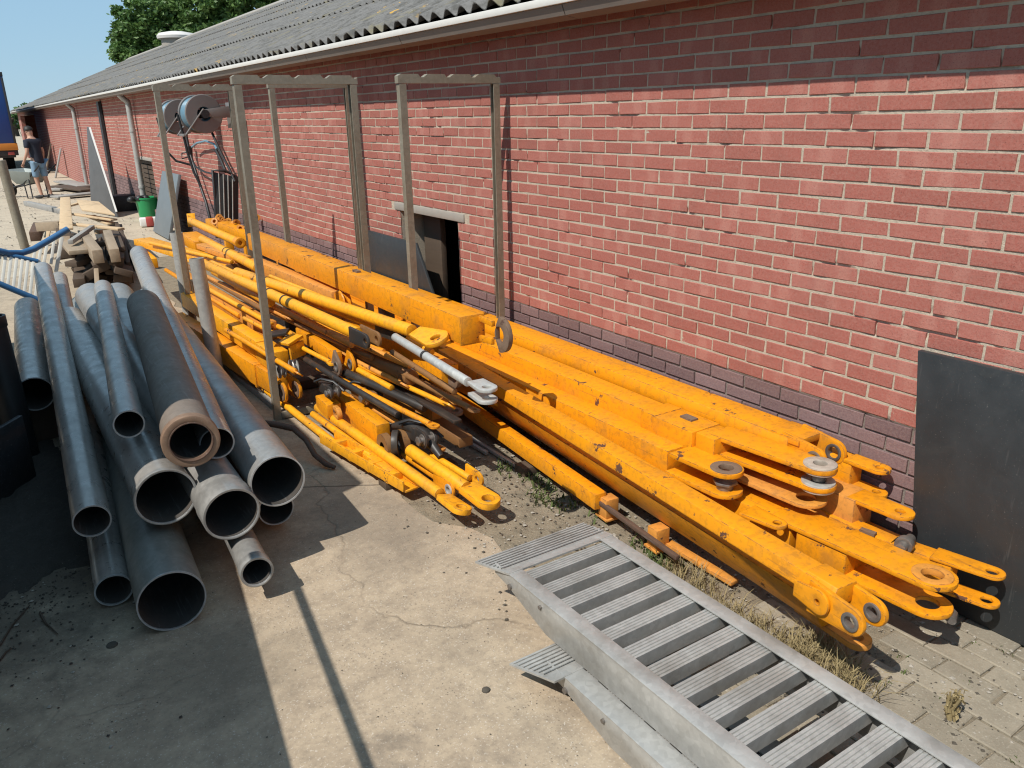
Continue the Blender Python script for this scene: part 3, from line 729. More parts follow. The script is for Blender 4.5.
rack('narrow steel rack frame alone near the barn wall, right of the dark hatch', 2.232, 2.885, 4.56, 2.152)
rack('steel rack frame farthest away, standing round the hose reels', 1.45, 2.06, 7.6, 2.205)
rack('inner steel rack frame seen through the nearest tall rack frame', 2.22, 2.88, 6.96, 2.205)
def stub(label, bx, by, r, h, lean):
    t_ = thing('steel_post', label, 'post', (bx, by, 0), 'galvanised posts beside the pipes')
    m = MB(); m.ring((bx, by, 0), (bx+lean[0], by+lean[1], h), r, r-.007, 24); m.build('tube', 'galvanised', t_, smooth=40)
    m = MB(); m.box((bx, by, .008), (.16, .16, .016)); m.build('foot_plate', 'galvanised', t_, bevel=.003)
stub('short thick galvanised post right of the pipes, the nearer of the two', 1.29, 6.1, .052, .96, (-.02, .05))
stub('short galvanised post standing left of the farthest rack frame', 1.47, 7.75, .056, .95, (0, .05))
gp = G(25, 248)
t_ = tag(None or MB().cyl((gp.x, gp.y, 0), (gp.x-.07, gp.y, WY(10, 160, gp.y).z), .068, 20).build('steel_post', 'rack_steel', smooth=40, loc=(gp.x, gp.y, 0)), 'leaning grey pole below the blue lorry, left of the wood pile', 'post')

# ================================================================== STEEL PIPES
PG = 'steel pipes stacked on the concrete'
def pipe(label, nr_, nz, fr_, fz, r, mat='pipe_steel', wall=.0045, cut=None, near=None, farp=None, collar=None, flange=None, sub=1):
    A = V(near) if near else G(*nr_, nz); B = V(farp) if farp else G(*fr_, fz)
    if cut: B = A+(B-A)*cut
    t_ = thing('steel_pipe', label, 'pipe', (A.x, A.y, 0), PG)
    m = MB(); m.ring(A, B, r, r-wall, 48, segs=6); m.build('tube', mat, t_, smooth=40)
    d = (B-A).normalized()
    if collar:
        m = MB(); m.ring(A-d*.004, A+d*collar, r+.005, r-wall+.001, 48); m.build('collar', 'pipe_light', t_, smooth=40, bevel=.002)
    if flange:
        m = MB(); m.ring(A-d*.012, A+d*.035, r+.010, r*.80, 48); m.build('flange', 'rusty_flange', t_, smooth=40, bevel=.006)
        m = MB()
        m.ring(A-d*.016, A+d*.01, r*.84, r*.78, 40); m.build('seal_ring', 'hook_rust', t_, smooth=40, bevel=.002)
    m = MB(); m.ring(A+d*.006, B-d*.006, r-wall-.0006, r-wall-.0018, 48, segs=4); m.build('bore_shade', 'pipe_bore_shade', t_, smooth=40)  # added dark lining, paints the shade inside the tube
    m = MB(); m.ring(A-d*.0025, A+d*.004, r+.0008, r-wall-.001, 48); m.build('cut_rim', 'pipe_rim', t_, smooth=40)
    print(label[:26], [round(x, 2) for x in A], [round(x, 2) for x in B])
pipe('short wide pipe leftmost in the stack, beside the black tube', (35, 394), .36, (28, 309), .38, .105, 'pipe_steel')
pipe('long slim pipe lying on top at the left of the stack, its end hanging low', (92, 521), .36, (43, 270), .68, .073, 'pipe_steel')
pipe('slim pipe lowest at the left, its end just under the long slim pipe', (114, 590), .085, (59, 279), .50, .073, 'pipe_steel')
pipe('wide greenish pipe on the concrete with the end nearest the viewer', (172, 601), .132, None, None, .128, 'pipe_green', farp=(0.70, 9.0, .14))
pipe('wide pipe with a bright rim band, lying over the greenish pipe', (166, 497), .415, (70, 322), .44, .122, 'pipe_steel', collar=.02)
pipe('slim short pipe on top of the stack, left of the rusty pipe', (129, 424), .66, (103, 288), .70, .064, 'pipe_steel')
pipe('dark rusty pipe with a worn brown flange ring at its end', (191, 441), .655, (144, 305), .74, .106, 'rusty_pipe', flange=True)
pipe('long pale pipe reaching farthest back, on the right of the rusty pipe', (217, 443), .565, (139, 254), .80, .074, 'pipe_steel')
pipe('wide pipe with a pale collar, lying below the rusty flange', (232, 514), .35, (91, 297), .60, .114, 'pipe_light', collar=.12)
pipe('wide pale pipe at the right edge of the stack, its end in the sun', (278, 481), .395, (150, 300), .40, .120, 'pipe_light')
pipe('wide sunlit pipe far back in the middle of the stack, its near end hidden', None, None, (118, 298), .60, .125, 'pipe_light', near=(.62, 5.0, .42))
pipe('small pipe under the collared pipe, poking out with a pale rim', (257, 572), .155, None, None, .063, 'pipe_light', farp=(.97, 7.3, .10), collar=.05)
pipe('dark rusty pipe hidden below the sunlit pipe at the right edge', (281, 491), .26, None, None, .085, 'rusty_pipe', near=(.93, 3.55, .13), farp=(1.12, 7.0, .15))
# timber bearers below the pipes
def block(name, label, cat, A, B, w_, h_, mat, group=None, top=False, bevel=.004):
    A, B = V(A), V(B); c = (A+B)/2
    o_ = MB().bar(A, B, w_, h_, top=top).build(name, mat, bevel=bevel, loc=(c.x, c.y, min(A.z, B.z)-(h_ if top else h_/2)))
    return tag(o_, label, cat, group)
block('timber_bearer', 'dark timber bearer under the left end of the pipe stack', 'timber', (-.22, 5.55, .12), (.42, 5.75, .12), .12, .23, 'wood_dark')
block('timber_bearer', 'dark timber bearer hidden deeper under the pipe stack', 'timber', (.8, 7.0, .14), (1.25, 7.0, .14), .12, .26, 'wood_dark')
block('timber_bearer', 'dark timber bearer under the right side of the pipe stack', 'timber', (.72, 4.6, .13), (1.12, 4.6, .13), .12, .25, 'wood_dark')
block('wood_plank', 'pale weathered plank on the ground between the pipes and the orange beams', 'plank', tuple(G(222, 358, .05)), tuple(G(277, 402, .05)), .09, .05, 'wood_grey', top=True)
# black tube at the left edge
bt_ = thing('plastic_tube', 'black plastic tube standing upright at the left edge of the photo', 'tube', (-.06, 5.35, 0))
m = MB(); m.ring((-.05, 5.35, .0), (-.07, 5.45, .86), .085, .078, 32); m.build('tube', 'hose_black', bt_, smooth=40)
m = MB(); m.ring((-.0695, 5.45, .80), (-.0705, 5.452, .865), .092, .076, 32); m.build('rim', 'hose_black', bt_, smooth=40, bevel=.003)
o = MB().bar((-.27, 4.6, .2), (-.02, 4.95, .2), .03, .4).build('concrete_block', 'dark_steel', bevel=.006, loc=(-.14, 4.8, 0)); tag(o, 'dark grey slab standing on edge in the shade left of the pipes', 'slab')
# rusty hook by the pipe end
p0 = G(283, 436, .12)
m = MB(); m.path([p0+V((-.06, .22, .03)), p0+V((.0, .10, .04)), p0+V((.07, 0, .03)), p0+V((.10, -.12, -.01)), p0+V((.10, -.25, -.06)), p0+V((.125, -.36, -.085)), p0+V((.16, -.40, -.10))], [.018, .02, .019, .017, .016, .017, .012], 10)
tag(m.build('iron_hook', 'hook_rust', smooth=50, loc=(p0.x, p0.y, 0)), 'rusty curved iron hook lying beside the sunlit pipe end', 'hook')

# ================================================================== BLACK PANEL, RAMPS
o = MB().slab([(2.925, 1.50, 0.015), (2.925, 0.46, 0.015), (2.962, 0.55, 1.014), (2.962, 1.640, 1.014)], .028, (1, 0, 0)).build('black_panel', 'panel_black', bevel=.003, loc=(2.94, 1.1, 0))
tag(o, 'large matt black panel leaning on the brick wall at the right', 'panel')

def ramp(label, y0, y1, xl, xr, z, depth, seed, lipx=0.0, fl=.062):
    """loading ramp: ladder deck of ribbed rungs between two deep side plates, y0 = far lip end"""
    t_ = thing('loading_ramp', label, 'loading ramp', ((xl+xr)/2, (y0+y1)/2, 0), 'galvanised loading ramps')
    for s, x in ((1, xl), (-1, xr)):
        m = MB()   # side plate with sloping nose
        xs = x+s*.004
        pts = [(xs, y0-.02, z-.006), (xs, y1, z-.006), (xs, y1, z-depth), (xs, y0-.36, z-depth), (xs, y0-.10, z-depth*.45), (xs, y0-.02, z-.05)]
        m.slab(pts, .008, (s, 0, 0)); m.build('side_plate', 'ramp_steel', t_, bevel=.0015)
        m = MB(); m.bar((x+s*fl/2, y0-.10, z), (x+s*fl/2, y1, z), fl, .006, top=True); m.build('top_flange', 'ramp_steel', t_, bevel=.0015)
    # lip plate, ribbed
    m = MB(); n = 9; L0 = y0+.075; 
    m.add([(xl-.03-lipx, L0, z-.035), (xr+.005, L0+.0, z-.035), (xr+.005, y0-.128, z+.0015), (xl-lipx*.7, y0-.128, z+.0015), (xl-.03-lipx, L0, z-.043), (xr+.005, L0, z-.043), (xr+.005, y0-.128, z-.0065), (xl-lipx*.7, y0-.128, z-.0065)],
          [(0, 1, 2, 3), (4, 7, 6, 5), (0, 4, 5, 1), (1, 5, 6, 2), (2, 6, 7, 3), (3, 7, 4, 0)])
    for i in range(7):
        f = (i+.6)/8; yy = L0+(y0-.10-L0)*f; zz = z-.035+(.0365)*f
        m.bar((xl-lipx*.7*f-(.03+lipx)*(1-f)+.004, yy, zz+.003), (xr, yy, zz+.003), .007, .004)
    m.build('lip', 'ramp_steel', t_, bevel=0)
    # rungs: ribbed hat profiles
    yy = y0-.165; k = 0
    while yy > y1+.02:
        m = MB(); w_ = .066; x0, x1 = xl+.012, xr-.012; zt = z-.010
        pr = [(-w_/2, -.050), (-w_/2+.004, -.050), (-w_/2+.004, -.004)]
        ribs = 5
        prof = [(-w_/2, -.05)]
        for i in range(ribs):
            a = -w_/2+w_*i/ribs; b = a+w_/ribs
            prof += [(a+.001, .0), (a+.0075, .0), (a+.009, -.004), (b-.0005, -.004)]
        prof[-1] = (w_/2, -.004); prof += [(w_/2, -.05)]
        prof += [(w_/2-.004, -.05), (w_/2-.004, -.010), (-w_/2+.004, -.010), (-w_/2+.004, -.05)]
        n = len(prof); vs = [(x, yy+a, zt+b) for x in (x0, x1) for a, b in prof]
        fs = [(i, (i+1) % n, n+(i+1) % n, n+i) for i in range(n)]+[tuple(range(n)), tuple(range(n, 2*n))]
        m.add(vs, fs); m.build('rung', 'ramp_steel', t_, smooth=0); yy -= .1135; k += 1
    for by_, bz_, br_ in ((.13, .055, .011), (.33, .035, .008)):
        m = MB(); m.cyl((xl-.004, y0-by_, z-bz_), (xl+.02, y0-by_, z-bz_), br_, 12); m.build('bolt', 'pin_steel', t_, smooth=30)
    return t_
ramp('upper galvanised loading ramp with ribbed rungs, nearest the orange beams', 2.36, -.5, 1.42, 1.93, .265, .136, 1)
r2 = ramp('lower galvanised loading ramp half hidden under the other ramp', 1.91, -.7, 1.345, 1.70, .125, .115, 2, .06, .080)

# ================================================================== ORANGE CRANE PARTS
OG = 'orange crane beams stacked along the wall'; RG = 'yellow crane rods in the nearer stack'
def hexp(w_=.13, m_=.19, h_=.165): return [(-m_/2+.008, 0), (-m_/2, -.045), (-m_/2, -.072), (-.032, -.078), (-.028, -h_), (.028, -h_), (.032, -.078), (m_/2, -.072), (m_/2, -.045), (m_/2-.008, 0)]
def boxp(w_, h_): return [(-w_/2, -h_), (w_/2, -h_), (w_/2, 0), (-w_/2, 0)]
def beam(label, A, B, poly, mat='orange_paint', group=OG, name='crane_beam', cat='beam', bevel=.006, base=None):
    """A, B: middle of the upper face, A near"""
    A, B = V(A), V(B); t_ = thing(name, label, cat, base or ((A.x+B.x)/2, (A.y+B.y)/2, 0), group)
    m = MB(); m.prism(B, A, poly); m.build('box_section', mat, t_, bevel=bevel, smooth=25)
    t_['_A'] = list(A); t_['_d'] = list((A-B).normalized()); return t_, A, (A-B).normalized()
UPV = V((0, 0, 1))
def side(d): return d.cross(UPV).normalized()
def eye(t_, C, d, nor, R, L, Wd, th, hole, mat='orange_paint', boss=None, bmat='lug_rust', bh=.006, name='eye_plate'):
    m = MB(); m.lug(C, d, nor, R, L, Wd, th, hole); o_ = m.build(name, mat, t_, bevel=.003, smooth=30)
    if boss:
        n_ = V(nor).normalized()
        m = MB(); m.ring(V(C)-n_*(th/2+bh), V(C)+n_*(th/2+bh), boss, hole*.94, 36); m.build('bush_ring', bmat, o_, bevel=.002, smooth=40)
    return o_
def pin(t_, C, ax, L, r, mat='pin_steel', name='pin'):
    ax = V(ax).normalized(); m = MB(); m.cyl(V(C)-ax*L/2, V(C)+ax*L/2, r, 20); m.cyl(V(C)+ax*L/2, V(C)+ax*(L/2+.012), r*1.5, 6); return m.build(name, mat, t_, bevel=.002, smooth=40)
def band(t_, P, d, w_, h_, L, name='weld_band', mat='orange_paint', up=(0, 0, 1)):
    P = V(P); m = MB(); m.bar(P-d*L/2, P+d*L/2, w_, h_, up=up); return m.build(name, mat, t_, bevel=.003)

# B1 hexagonal beam along the wall, fork end with upright eyes
t_, A, d = beam('long hexagonal beam right against the brick wall, fork end with upright eyes', (2.815, 2.02, .575), (2.83, 10.9, .57), hexp(.145, .18, .15))
u = side(d)
for s in (-1, 1): eye(t_, A+d*.13+u*s*.066-V((0, 0, .060)), d, u, .055, .17, .075, .02, .027, boss=.038, bmat='pin_steel')
band(t_, A-d*.03-V((0, 0, .012)), d, .165, .03, .17)
# T7 thin lug behind
t_, A, d = beam('thin beam squeezed against the wall, its flat eye peeking past the hexagonal beam', (2.915, 1.80, .50), (2.93, 5.6, .50), boxp(.085, .13))
eye(t_, A+d*.10-V((0, 0, .004)), d, UPV, .046, .14, .045, .016, .017); eye(t_, A+d*.10-V((0, 0, .115)), d, UPV, .046, .14, .045, .016, .017)
# T8
t_, A, d = beam('stout box beam under the hexagonal beam, flat double eyes near the black panel', (2.82, 1.69, .40), (2.80, 5.8, .39), boxp(.135, .15), 'worn_paint')
eye(t_, A+d*.155+V((0, 0, -.008)), d, UPV, .055, .20, .06, .018, .019); eye(t_, A+d*.155-V((0, 0, .14)), d, UPV, .055, .20, .06, .018, .019)
# B2 box beam with sleeve and inner fork with white ring
t_, A, d = beam('box beam with a sleeve and worn white eye ring, second from the wall', (2.605, 2.62, .535), (2.63, 8.5, .53), boxp(.14, .13))
u = side(d)
m = MB(); m.prism(A-d*.02, A+d*.25, boxp(.185, .125)); m.prism(A-d*.10, A+d*.0, [(-.09, -.12), (.09, -.12), (.09, .004), (-.09, .004)]); s_ = m.build('sleeve', 'orange_paint', t_, bevel=.008)
m = MB(); m.bar(A+d*.08-u*.02+V((0, 0, .004)), A+d*.155-u*.02+V((0, 0, .004)), .045, .01); m.build('slot', 'lug_rust', s_)
E0 = G(820, 466, .53)
m = MB(); m.prism(A+d*.255, A+d*.37, boxp(.15, .11)); m.build('inner_section', 'orange_paint', t_, bevel=.006)
d2 = (E0-V((A.x, A.y, E0.z))).normalized()
eye(t_, E0-V((0, 0, .004)), d2, UPV, .070, (E0-A).length-.30, .072, .022, .030, boss=.067, bmat='white_worn', bh=.007)
eye(t_, E0-V((0, 0, .082)), d2, UPV, .072, (E0-A).length-.32, .070, .020, .032, boss=.068, bmat='silver', bh=.009)
pin(t_, E0-V((0, 0, .05)), UPV, .035, .028, 'pin_steel')
pin(t_, G(762, 432, .52), (0, 0, 1), .02, .014, 'silver', 'bolt')
# T6: plated fork beneath B2
F0 = G(806, 497, .385)
t_, A, d = beam('flat plated fork beam lying below the white eye ring', (2.62, 2.35, .385), (2.64, 6.0, .385), boxp(.13, .13), 'worn_paint')
d3 = (F0-V((A.x, A.y, F0.z))).normalized()
eye(t_, F0+V((0, 0, -.006)), d3, UPV, .085, .42, .075, .016, .040, 'worn_paint'); eye(t_, F0-V((0, 0, .085)), d3, UPV, .088, .42, .075, .018, .040, 'worn_paint')
# B3
t_, A, d = beam('box beam with a rust brown eye, between the two bright top beams', (2.475, 2.42, .45), (2.485, 7.2, .44), boxp(.125, .14))
C3 = G(726, 470, .452)
eye(t_, C3, d, UPV, .075, .26, .085, .02, .034, boss=.068, bmat='lug_rust', bh=.003); eye(t_, C3-V((0, 0, .095)), d, UPV, .078, .28, .085, .02, .034)
pin(t_, C3-V((0, 0, .075)), UPV, .03, .036, 'pin_steel')
# B4
E4 = G(932, 577, .32)
t_, A, d = beam('low box beam with the largest round eye, just in front of the black panel', (2.575, 1.80, .322), (2.46, 5.6, .31), boxp(.14, .13))
d4 = (E4-A); d4.z = 0; Lb = d4.length; d4.normalize()
eye(t_, E4, d4, UPV, .085, Lb+.10, .085, .020, .040, boss=.070, bmat='worn_paint', bh=.004)
eye(t_, E4-V((0, 0, .115)), d4, UPV, .085, Lb-.05, .075, .018, .040)
m = MB(); u4 = side(d4); a4 = E4-V((0, 0, .135)); m.path([a4-d4*.42-u4*.08, a4-d4*.1-u4*.088, a4+d4*.02-u4*.082, a4+d4*.075-u4*.045, a4+d4*.09], .016, 10); m.build('edge_tube', 'pin_steel', t_, smooth=50)
sl_ = G(777, 524, .325); eye(t_, sl_, d4, UPV, .040, .15, .055, .016, .017)
band(t_, A+d4*.14-V((0, 0, .065)), d4, .155, .10, .22, 'stiffener')
# T9
t_, A, d = beam('slender beam with shackle bolt, its flat double eye farthest right', (2.77, 1.50, .30), (2.72, 4.0, .30), boxp(.075, .11))
E9 = G(992, 573, .30)
d9 = (E9-A); d9.z = 0; L9 = d9.length; d9.normalize()
m = MB(); m.prism(A-d*.02, A+d9*(L9-.12), boxp(.085, .105)); m.build('tip_section', 'orange_paint', t_, bevel=.006)
eye(t_, E9, d9, UPV, .045, .20, .048, .014, .021); eye(t_, E9-V((0, 0, .12)), d9, UPV, .045, .22, .048, .014, .021)
m = MB(); c9 = G(906, 543, .325); u9 = side(d9)
m.cyl(c9-u9*.05, c9+u9*.06, .020, 18); m.cyl(c9-u9*.056, c9-u9*.05, .013, 8); m.ring(c9+u9*.0, c9+u9*.03, .034, .019, 24); m.build('shackle_bolt', 'pin_steel', t_, smooth=40, bevel=.002)
m = MB(); q9 = G(868, 532, .308); m.bar(q9-d9*.03, q9+d9*.03, .026, .012); m.build('clamp', 'lug_rust', t_)
# B5 the bright hexagonal front beam
t_, A, d = beam('bright hexagonal beam in front, fork end with two upright eyes nearest the ramp', (2.095, 1.36, .452), (2.375, 4.5, .46), [(-.07, 0), (.024, 0), (.030, -.058), (.030, -.066), (-.02, -.068), (-.04, -.12), (-.07, -.12)])
u = side(d)
m = MB(); m.prism(A-d*.06, A+d*.07, [(-.076, .004), (.014, .004), (.042, -.05), (.042, -.068), (-.076, -.068)]); m.build('end_cap', 'orange_paint', t_, bevel=.004)
for s, p in ((-1, G(850, 616, .385)), (1, G(877, 607, .385))):
    Ce = A+d*.150+u*(s*.052-.018)-V((0, 0, .062))
    eye(t_, Ce, d, u, .048, .17, .062, .018, .021, boss=.032, bmat='pin_steel')
m = MB(); Cw = A+d*.03+u*.052-V((0, 0, .055)); m.lug(Cw, d, u, .045, .10, .03, .012, .010); m.build('gusset', 'orange_paint', t_, bevel=.003)
# B6 low beam with brackets on the ground
t_, A, d = beam('bevelled shaded beam tucked right under the bright hexagonal beam', (2.26, 1.45, .302), (2.54, 4.7, .308), [(.10, 0), (.0, -.165), (-.065, -.165), (-.065, 0)], 'orange_paint')
eye(t_, G(857, 640, .12), d, UPV, .05, .25, .045, .025, .02, 'worn_paint')
t_, A, d = beam('low orange beam on the soil under the bright hexagonal beam, with square stub brackets', (2.275, 2.72, .155), (2.50, 5.4, .17), boxp(.07, .085), 'orange_paint')
for px_, py_ in ((607, 500), (657, 530)):
    p = G(px_, py_, .12); pb = V((p.x+.01, p.y, .085))
    m = MB(); m.bar(pb-d*.035, pb+d*.035, .075, .10); b_ = m.build('stub_bracket', 'worn_paint', t_, bevel=.005)
    m = MB(); m.bar(pb-d*.048-V((0, 0, .054)), pb+d*.048-V((0, 0, .054)), .09, .010); m.build('bracket_foot', 'worn_paint', b_, bevel=.002)
m = MB(); m.bar(A-d*.1-V((0, 0, .05)), A+d*.58-V((.0, 0, .055)), .022, .022); m.build('link_bar', 'hook_rust', t_, bevel=.004)
m = MB(); p1, p2 = G(668, 543, .05), G(735, 583, .03); m.bar(p1, p2, .05, .018); m.build('skid_rail', 'worn_paint', t_, bevel=.003)
# U1 high box with disc lug
t_, A, d = beam('high box beam with broad lit side and a rust brown disc lug at its end', (2.025, 3.47, .935), (2.06, 7.4, .935), boxp(.13, .145))
u = side(d); R1 = A+d*.20-u*.045-V((0, 0, .06))
eye(t_, R1, d, u, .092, .03, .04, .024, .042, 'lug_rust')
m = MB(); m.bar(A-d*.02+V((0, 0, -.016))-u*.045, A+d*.13+V((0, 0, -.020))-u*.045, .02, .03); m.bar(A-d*.02+V((0, 0, -.125))-u*.045, A+d*.12+V((0, 0, -.115))-u*.045, .02, .035); m.build('lug_arm', 'orange_paint', t_, bevel=.003)
band(t_, A-d*1.62-V((0, 0, .072)), d, .134, .149, .012)
band(t_, A-d*.012-V((0, 0, .072)), d, .145, .155, .02)
m = MB(); m.bar(A-d*1.58+V((0, 0, .006)), A-d*1.50+V((0, 0, .006)), .03, .012); m.build('name_plate', 'lug_rust', t_)
for yy in (4.6, 6.6):
    m = MB(); m.box((2.05, yy, .39), (.07, .10, .78)); m.build('support_leg', 'black_paint', t_, bevel=.004)
t_, A, d = beam('brown sided arm with a lit top edge and a round pulley end, under the high box beam', G(338, 291, .765), G(255, 258, .765), boxp(.10, .12), 'worn_paint', RG)
m = MB(); m.lathe(A+d*.07-side(d)*.03-V((0, 0, .07)), [(.02, 0), (.085, 0), (.09, .01), (.07, .02), (.07, .04), (.09, .05), (.085, .06), (.02, .06)], 28, side(d)); m.build('pulley', 'orange_paint', t_, smooth=40)
t_, A, d = beam('orange beam in the gap below the high box beam', (2.03, 3.75, .60), (2.08, 6.4, .62), boxp(.11, .13), 'orange_paint', RG)
m = MB(); m.lug(A+d*.06-V((0, 0, .065)), d, side(d), .05, .07, .05, .03, .02); m.build('eye_plate', 'lug_rust', t_, bevel=.003)
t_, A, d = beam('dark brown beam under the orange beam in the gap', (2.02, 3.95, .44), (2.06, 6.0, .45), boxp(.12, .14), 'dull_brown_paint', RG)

# ---------------- nearer stack: rods and small beams
def rod(label, pts, r, mat='yellow_paint', name='crane_rod', cat='rod', group=RG, bands=(), base=None):
    pts = [V(p) for p in pts]; c = (pts[0]+pts[-1])/2
    t_ = thing(name, label, cat, base or (c.x, c.y, 0), group)
    m = MB()
    for a, b in zip(pts, pts[1:]): m.cyl(a, b, r, 24)
    m.build('tube', mat, t_, smooth=40, bevel=.002)
    d_ = (pts[-1]-pts[0]).normalized(); L = (pts[-1]-pts[0]).length
    for f in bands:
        q_ = pts[0]+d_*L*f; m = MB(); m.ring(q_, q_+d_*.02, r+.003, r-.001, 24); m.build('groove_band', 'black_paint', t_, smooth=40)
    return t_, pts[-1], d_
t_, E_, d = rod('long yellow rod with a wide flat yellow eye at the end', [G(237, 272, .80), G(412, 331, .80)], .036, bands=(.22,))
Ey = G(436, 339, .80); nrm = (V((0, 0, 1))*.9-side(d)*-.35).normalized()
eye(t_, Ey, d, nrm, .072, .20, .042, .024, .028, 'yellow_paint')
t_, E_, d = rod('long yellow rod ending in a dark worn fork, in front of the flat eye rod', [G(205, 264, .76), G(358, 334, .76)], .036, bands=(.52, .62))
for k, s in enumerate((-1, 1)): eye(t_, E_+d*.17+side(d)*s*.035, d, side(d), .042, .2, .045, .016, .018, 'black_paint' if s > 0 else 'dull_brown_paint')
t_, E_, d = rod('yellow rod with a black fork end, tucked under the flat eye rod', [G(262, 282, .73), G(382, 327, .73)], .030)
for s in (-1, 1): eye(t_, E_+d*.18+side(d)*s*.03, d, side(d), .042, .2, .045, .014, .018, 'black_paint')
# silver clevis rod
t_, E_, d = rod('bare silver rod with a forked clevis, lying across the stack', [G(395, 337, .79), G(468, 382, .79)], .022, 'silver', bands=(.45,))
Cs = G(487, 394, .79)
for s in (-1, 1): eye(t_, Cs+V((0, 0, s*.026)), d, UPV, .046, .11, .040, .016, .020, 'silver')
# Q beams
t_, A, d = beam('orange side beam low at the near edge, ending in a pair of ring eyes', G(263, 364, .27), G(176, 313, .27), boxp(.12, .16), 'orange_paint', RG)
A2 = A+d*.03
m = MB(); m.prism(A2-d*.04, A2+d*.30, boxp(.11, .15)); m.build('end_section', 'orange_paint', t_, bevel=.005)
m = MB(); m.prism(A-d*.03, A+d*.0, [(-.066, -.166), (.066, -.166), (.066, .006), (-.066, .006)]); m.build('end_collar', 'orange_paint', t_, bevel=.004)
for s in (-1, 1): eye(t_, A2+d*.42+side(d)*s*.05-V((0, 0, .08)), d, side(d), .068, .16, .075, .02, .030, boss=.058, bmat='lug_rust', bh=.004)
m = MB(); qv = A-d*.85-side(d)*.068; m.cyl(qv+V((0, 0, -.13)), qv+V((0, 0, .03)), .012, 12); m.cyl(qv+V((0, 0, -.03)), qv+V((0, 0, .03)), .02, 8); m.cyl(qv+V((0, 0, -.13)), qv+V((0, 0, -.10)), .02, 8); m.build('clamp_bolt', 'pin_steel', t_, smooth=30)
m = MB(); m.lug(qv-d*.02+V((0, 0, -.07)), (0, 0, -1), side(d), .03, .10, .09, .012, .008); m.build('clamp_plate', 'orange_paint', t_, bevel=.002)
t_, A, d = beam('bright yellow beam lying on the orange side beam', G(263, 341, .42), G(186, 292, .42), boxp(.10, .13), 'yellow_paint', RG)
m = MB(); m.prism(A+d*.02, A+d*.34, boxp(.12, .14)); m.build('end_block', 'yellow_paint', t_, bevel=.005)
m = MB(); m.prism(A-d*.02, A+d*.015, [(-.056, -.136), (.056, -.136), (.056, .006), (-.056, .006)]); m.build('end_collar', 'yellow_paint', t_, bevel=.003)
for k in (-1, 1):
    q_ = A+d*.46+side(d)*k*.045-V((0, 0, .09)); m = MB(); m.lathe(q_-side(d)*.02, [(.02, 0), (.055, 0), (.058, .006), (.036, .012), (.036, .028), (.058, .034), (.055, .04), (.02, .04)], 28, side(d)); m.build('sheave', 'galvanised', t_, smooth=40)
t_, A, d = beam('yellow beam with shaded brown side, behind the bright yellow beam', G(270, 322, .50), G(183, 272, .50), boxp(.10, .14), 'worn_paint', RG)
t_, A, d = beam('flat topped beam with a cut angle end, far left in the nearer stack', G(237, 265, .66), G(142, 238, .66), boxp(.19, .07), 'yellow_paint', RG)
m = MB(); m.bar(A-d*.01-V((0, 0, .05)), A+d*.02-V((0, 0, .05)), .21, .13); m.build('end_plate', 'dull_brown_paint', t_, bevel=.003)
t_, A, d = beam('second flat topped beam lower at the left end of the stack', G(150, 259, .55), G(139, 249, .55), boxp(.14, .10), 'yellow_paint', RG)
t_, A, d = beam('salmon faded flat bar with angle end, behind the cut angle beam', G(243, 257, .72), G(204, 243, .72), boxp(.16, .05), 'worn_paint', RG)
t_, A, d = beam('short orange box at the far end of the stack', G(204, 241, .66), G(188, 232, .66), boxp(.20, .12), 'orange_paint', RG)
rod('yellow tube slanting at the far end beside the faded bar', [G(202, 239, .70), G(258, 268, .74)], .04, bands=(.5,))
t_, E_, d = rod('yellow tube highest at the far end, with a capped end', [G(191, 221, .72), G(240, 243, .72)], .045)
m = MB(); m.ring(E_-d*.1, E_+d*.02, .054, .02, 24); m.build('end_cap', 'orange_paint', t_, smooth=40, bevel=.003)
m = MB(); m.bar(G(191, 216, .74), G(192, 224, .66), .10, .08); m.build('end_bracket', 'yellow_paint', t_, bevel=.004)
rod('pale rusty thin rod below the flat topped beam', [G(180, 262, .56), G(268, 312, .56)], .022, 'dull_brown_paint')
rod('yellow tube below the cut angle beam', [G(215, 271, .64), G(270, 302, .66)], .04)
# arm with lugs
t_, A, d = beam('orange arm with grey worn lug plates, in the middle of the nearer stack', G(338, 352, .52), G(299, 327, .52), boxp(.055, .08), 'orange_paint', RG)
for s in (-1, 1): eye(t_, A+d*.10+side(d)*s*.045-V((0, 0, .06)), d*.8-UPV*.5, side(d), .058, .08, .065, .018, .024, 'orange_paint' if s < 0 else 'lug_rust', boss=.034, bmat='pin_steel')
q_ = G(291, 343, .52); m = MB(); m.bar(q_+V((-.05, .0, 0)), q_+V((.07, .05, .03)), .10, .02); m.bar(q_+V((-.02, -.02, -.06)), q_+V((.09, .02, -.05)), .02, .10); m.build('bracket', 'yellow_paint', t_, bevel=.003)
# sheave block
sb_ = G(312, 352, .38); t_ = thing('sheave_block', 'black and steel sheave wheels between the arm and the ring eyes', 'sheaves', (sb_.x, sb_.y, 0), RG)
for k in range(3):
    c_ = sb_+V((-.03+.07*k, .42-.28*k, -.02)); ax = V((.8, -.5, .1))
    m = MB(); m.lathe(c_, [(.015, 0), (.062, 0), (.066, .006), (.042, .014), (.042, .034), (.066, .042), (.062, .048), (.015, .048)], 28, ax); m.build('sheave', ('galvanised', 'black_paint', 'silver')[k], t_, smooth=40)
m = MB(); m.cyl(sb_+V((-.1, .5, -.05)), sb_+V((.2, -.25, -.05)), .02, 12); m.build('axle', 'pin_steel', t_, smooth=40)
m = MB(); q_ = G(279, 335, .5); m.bar(q_+V((-.07, .05, 0)), q_+V((.06, -.02, .02)), .13, .02); m.build('cover_plate', 'black_paint', t_, bevel=.003)
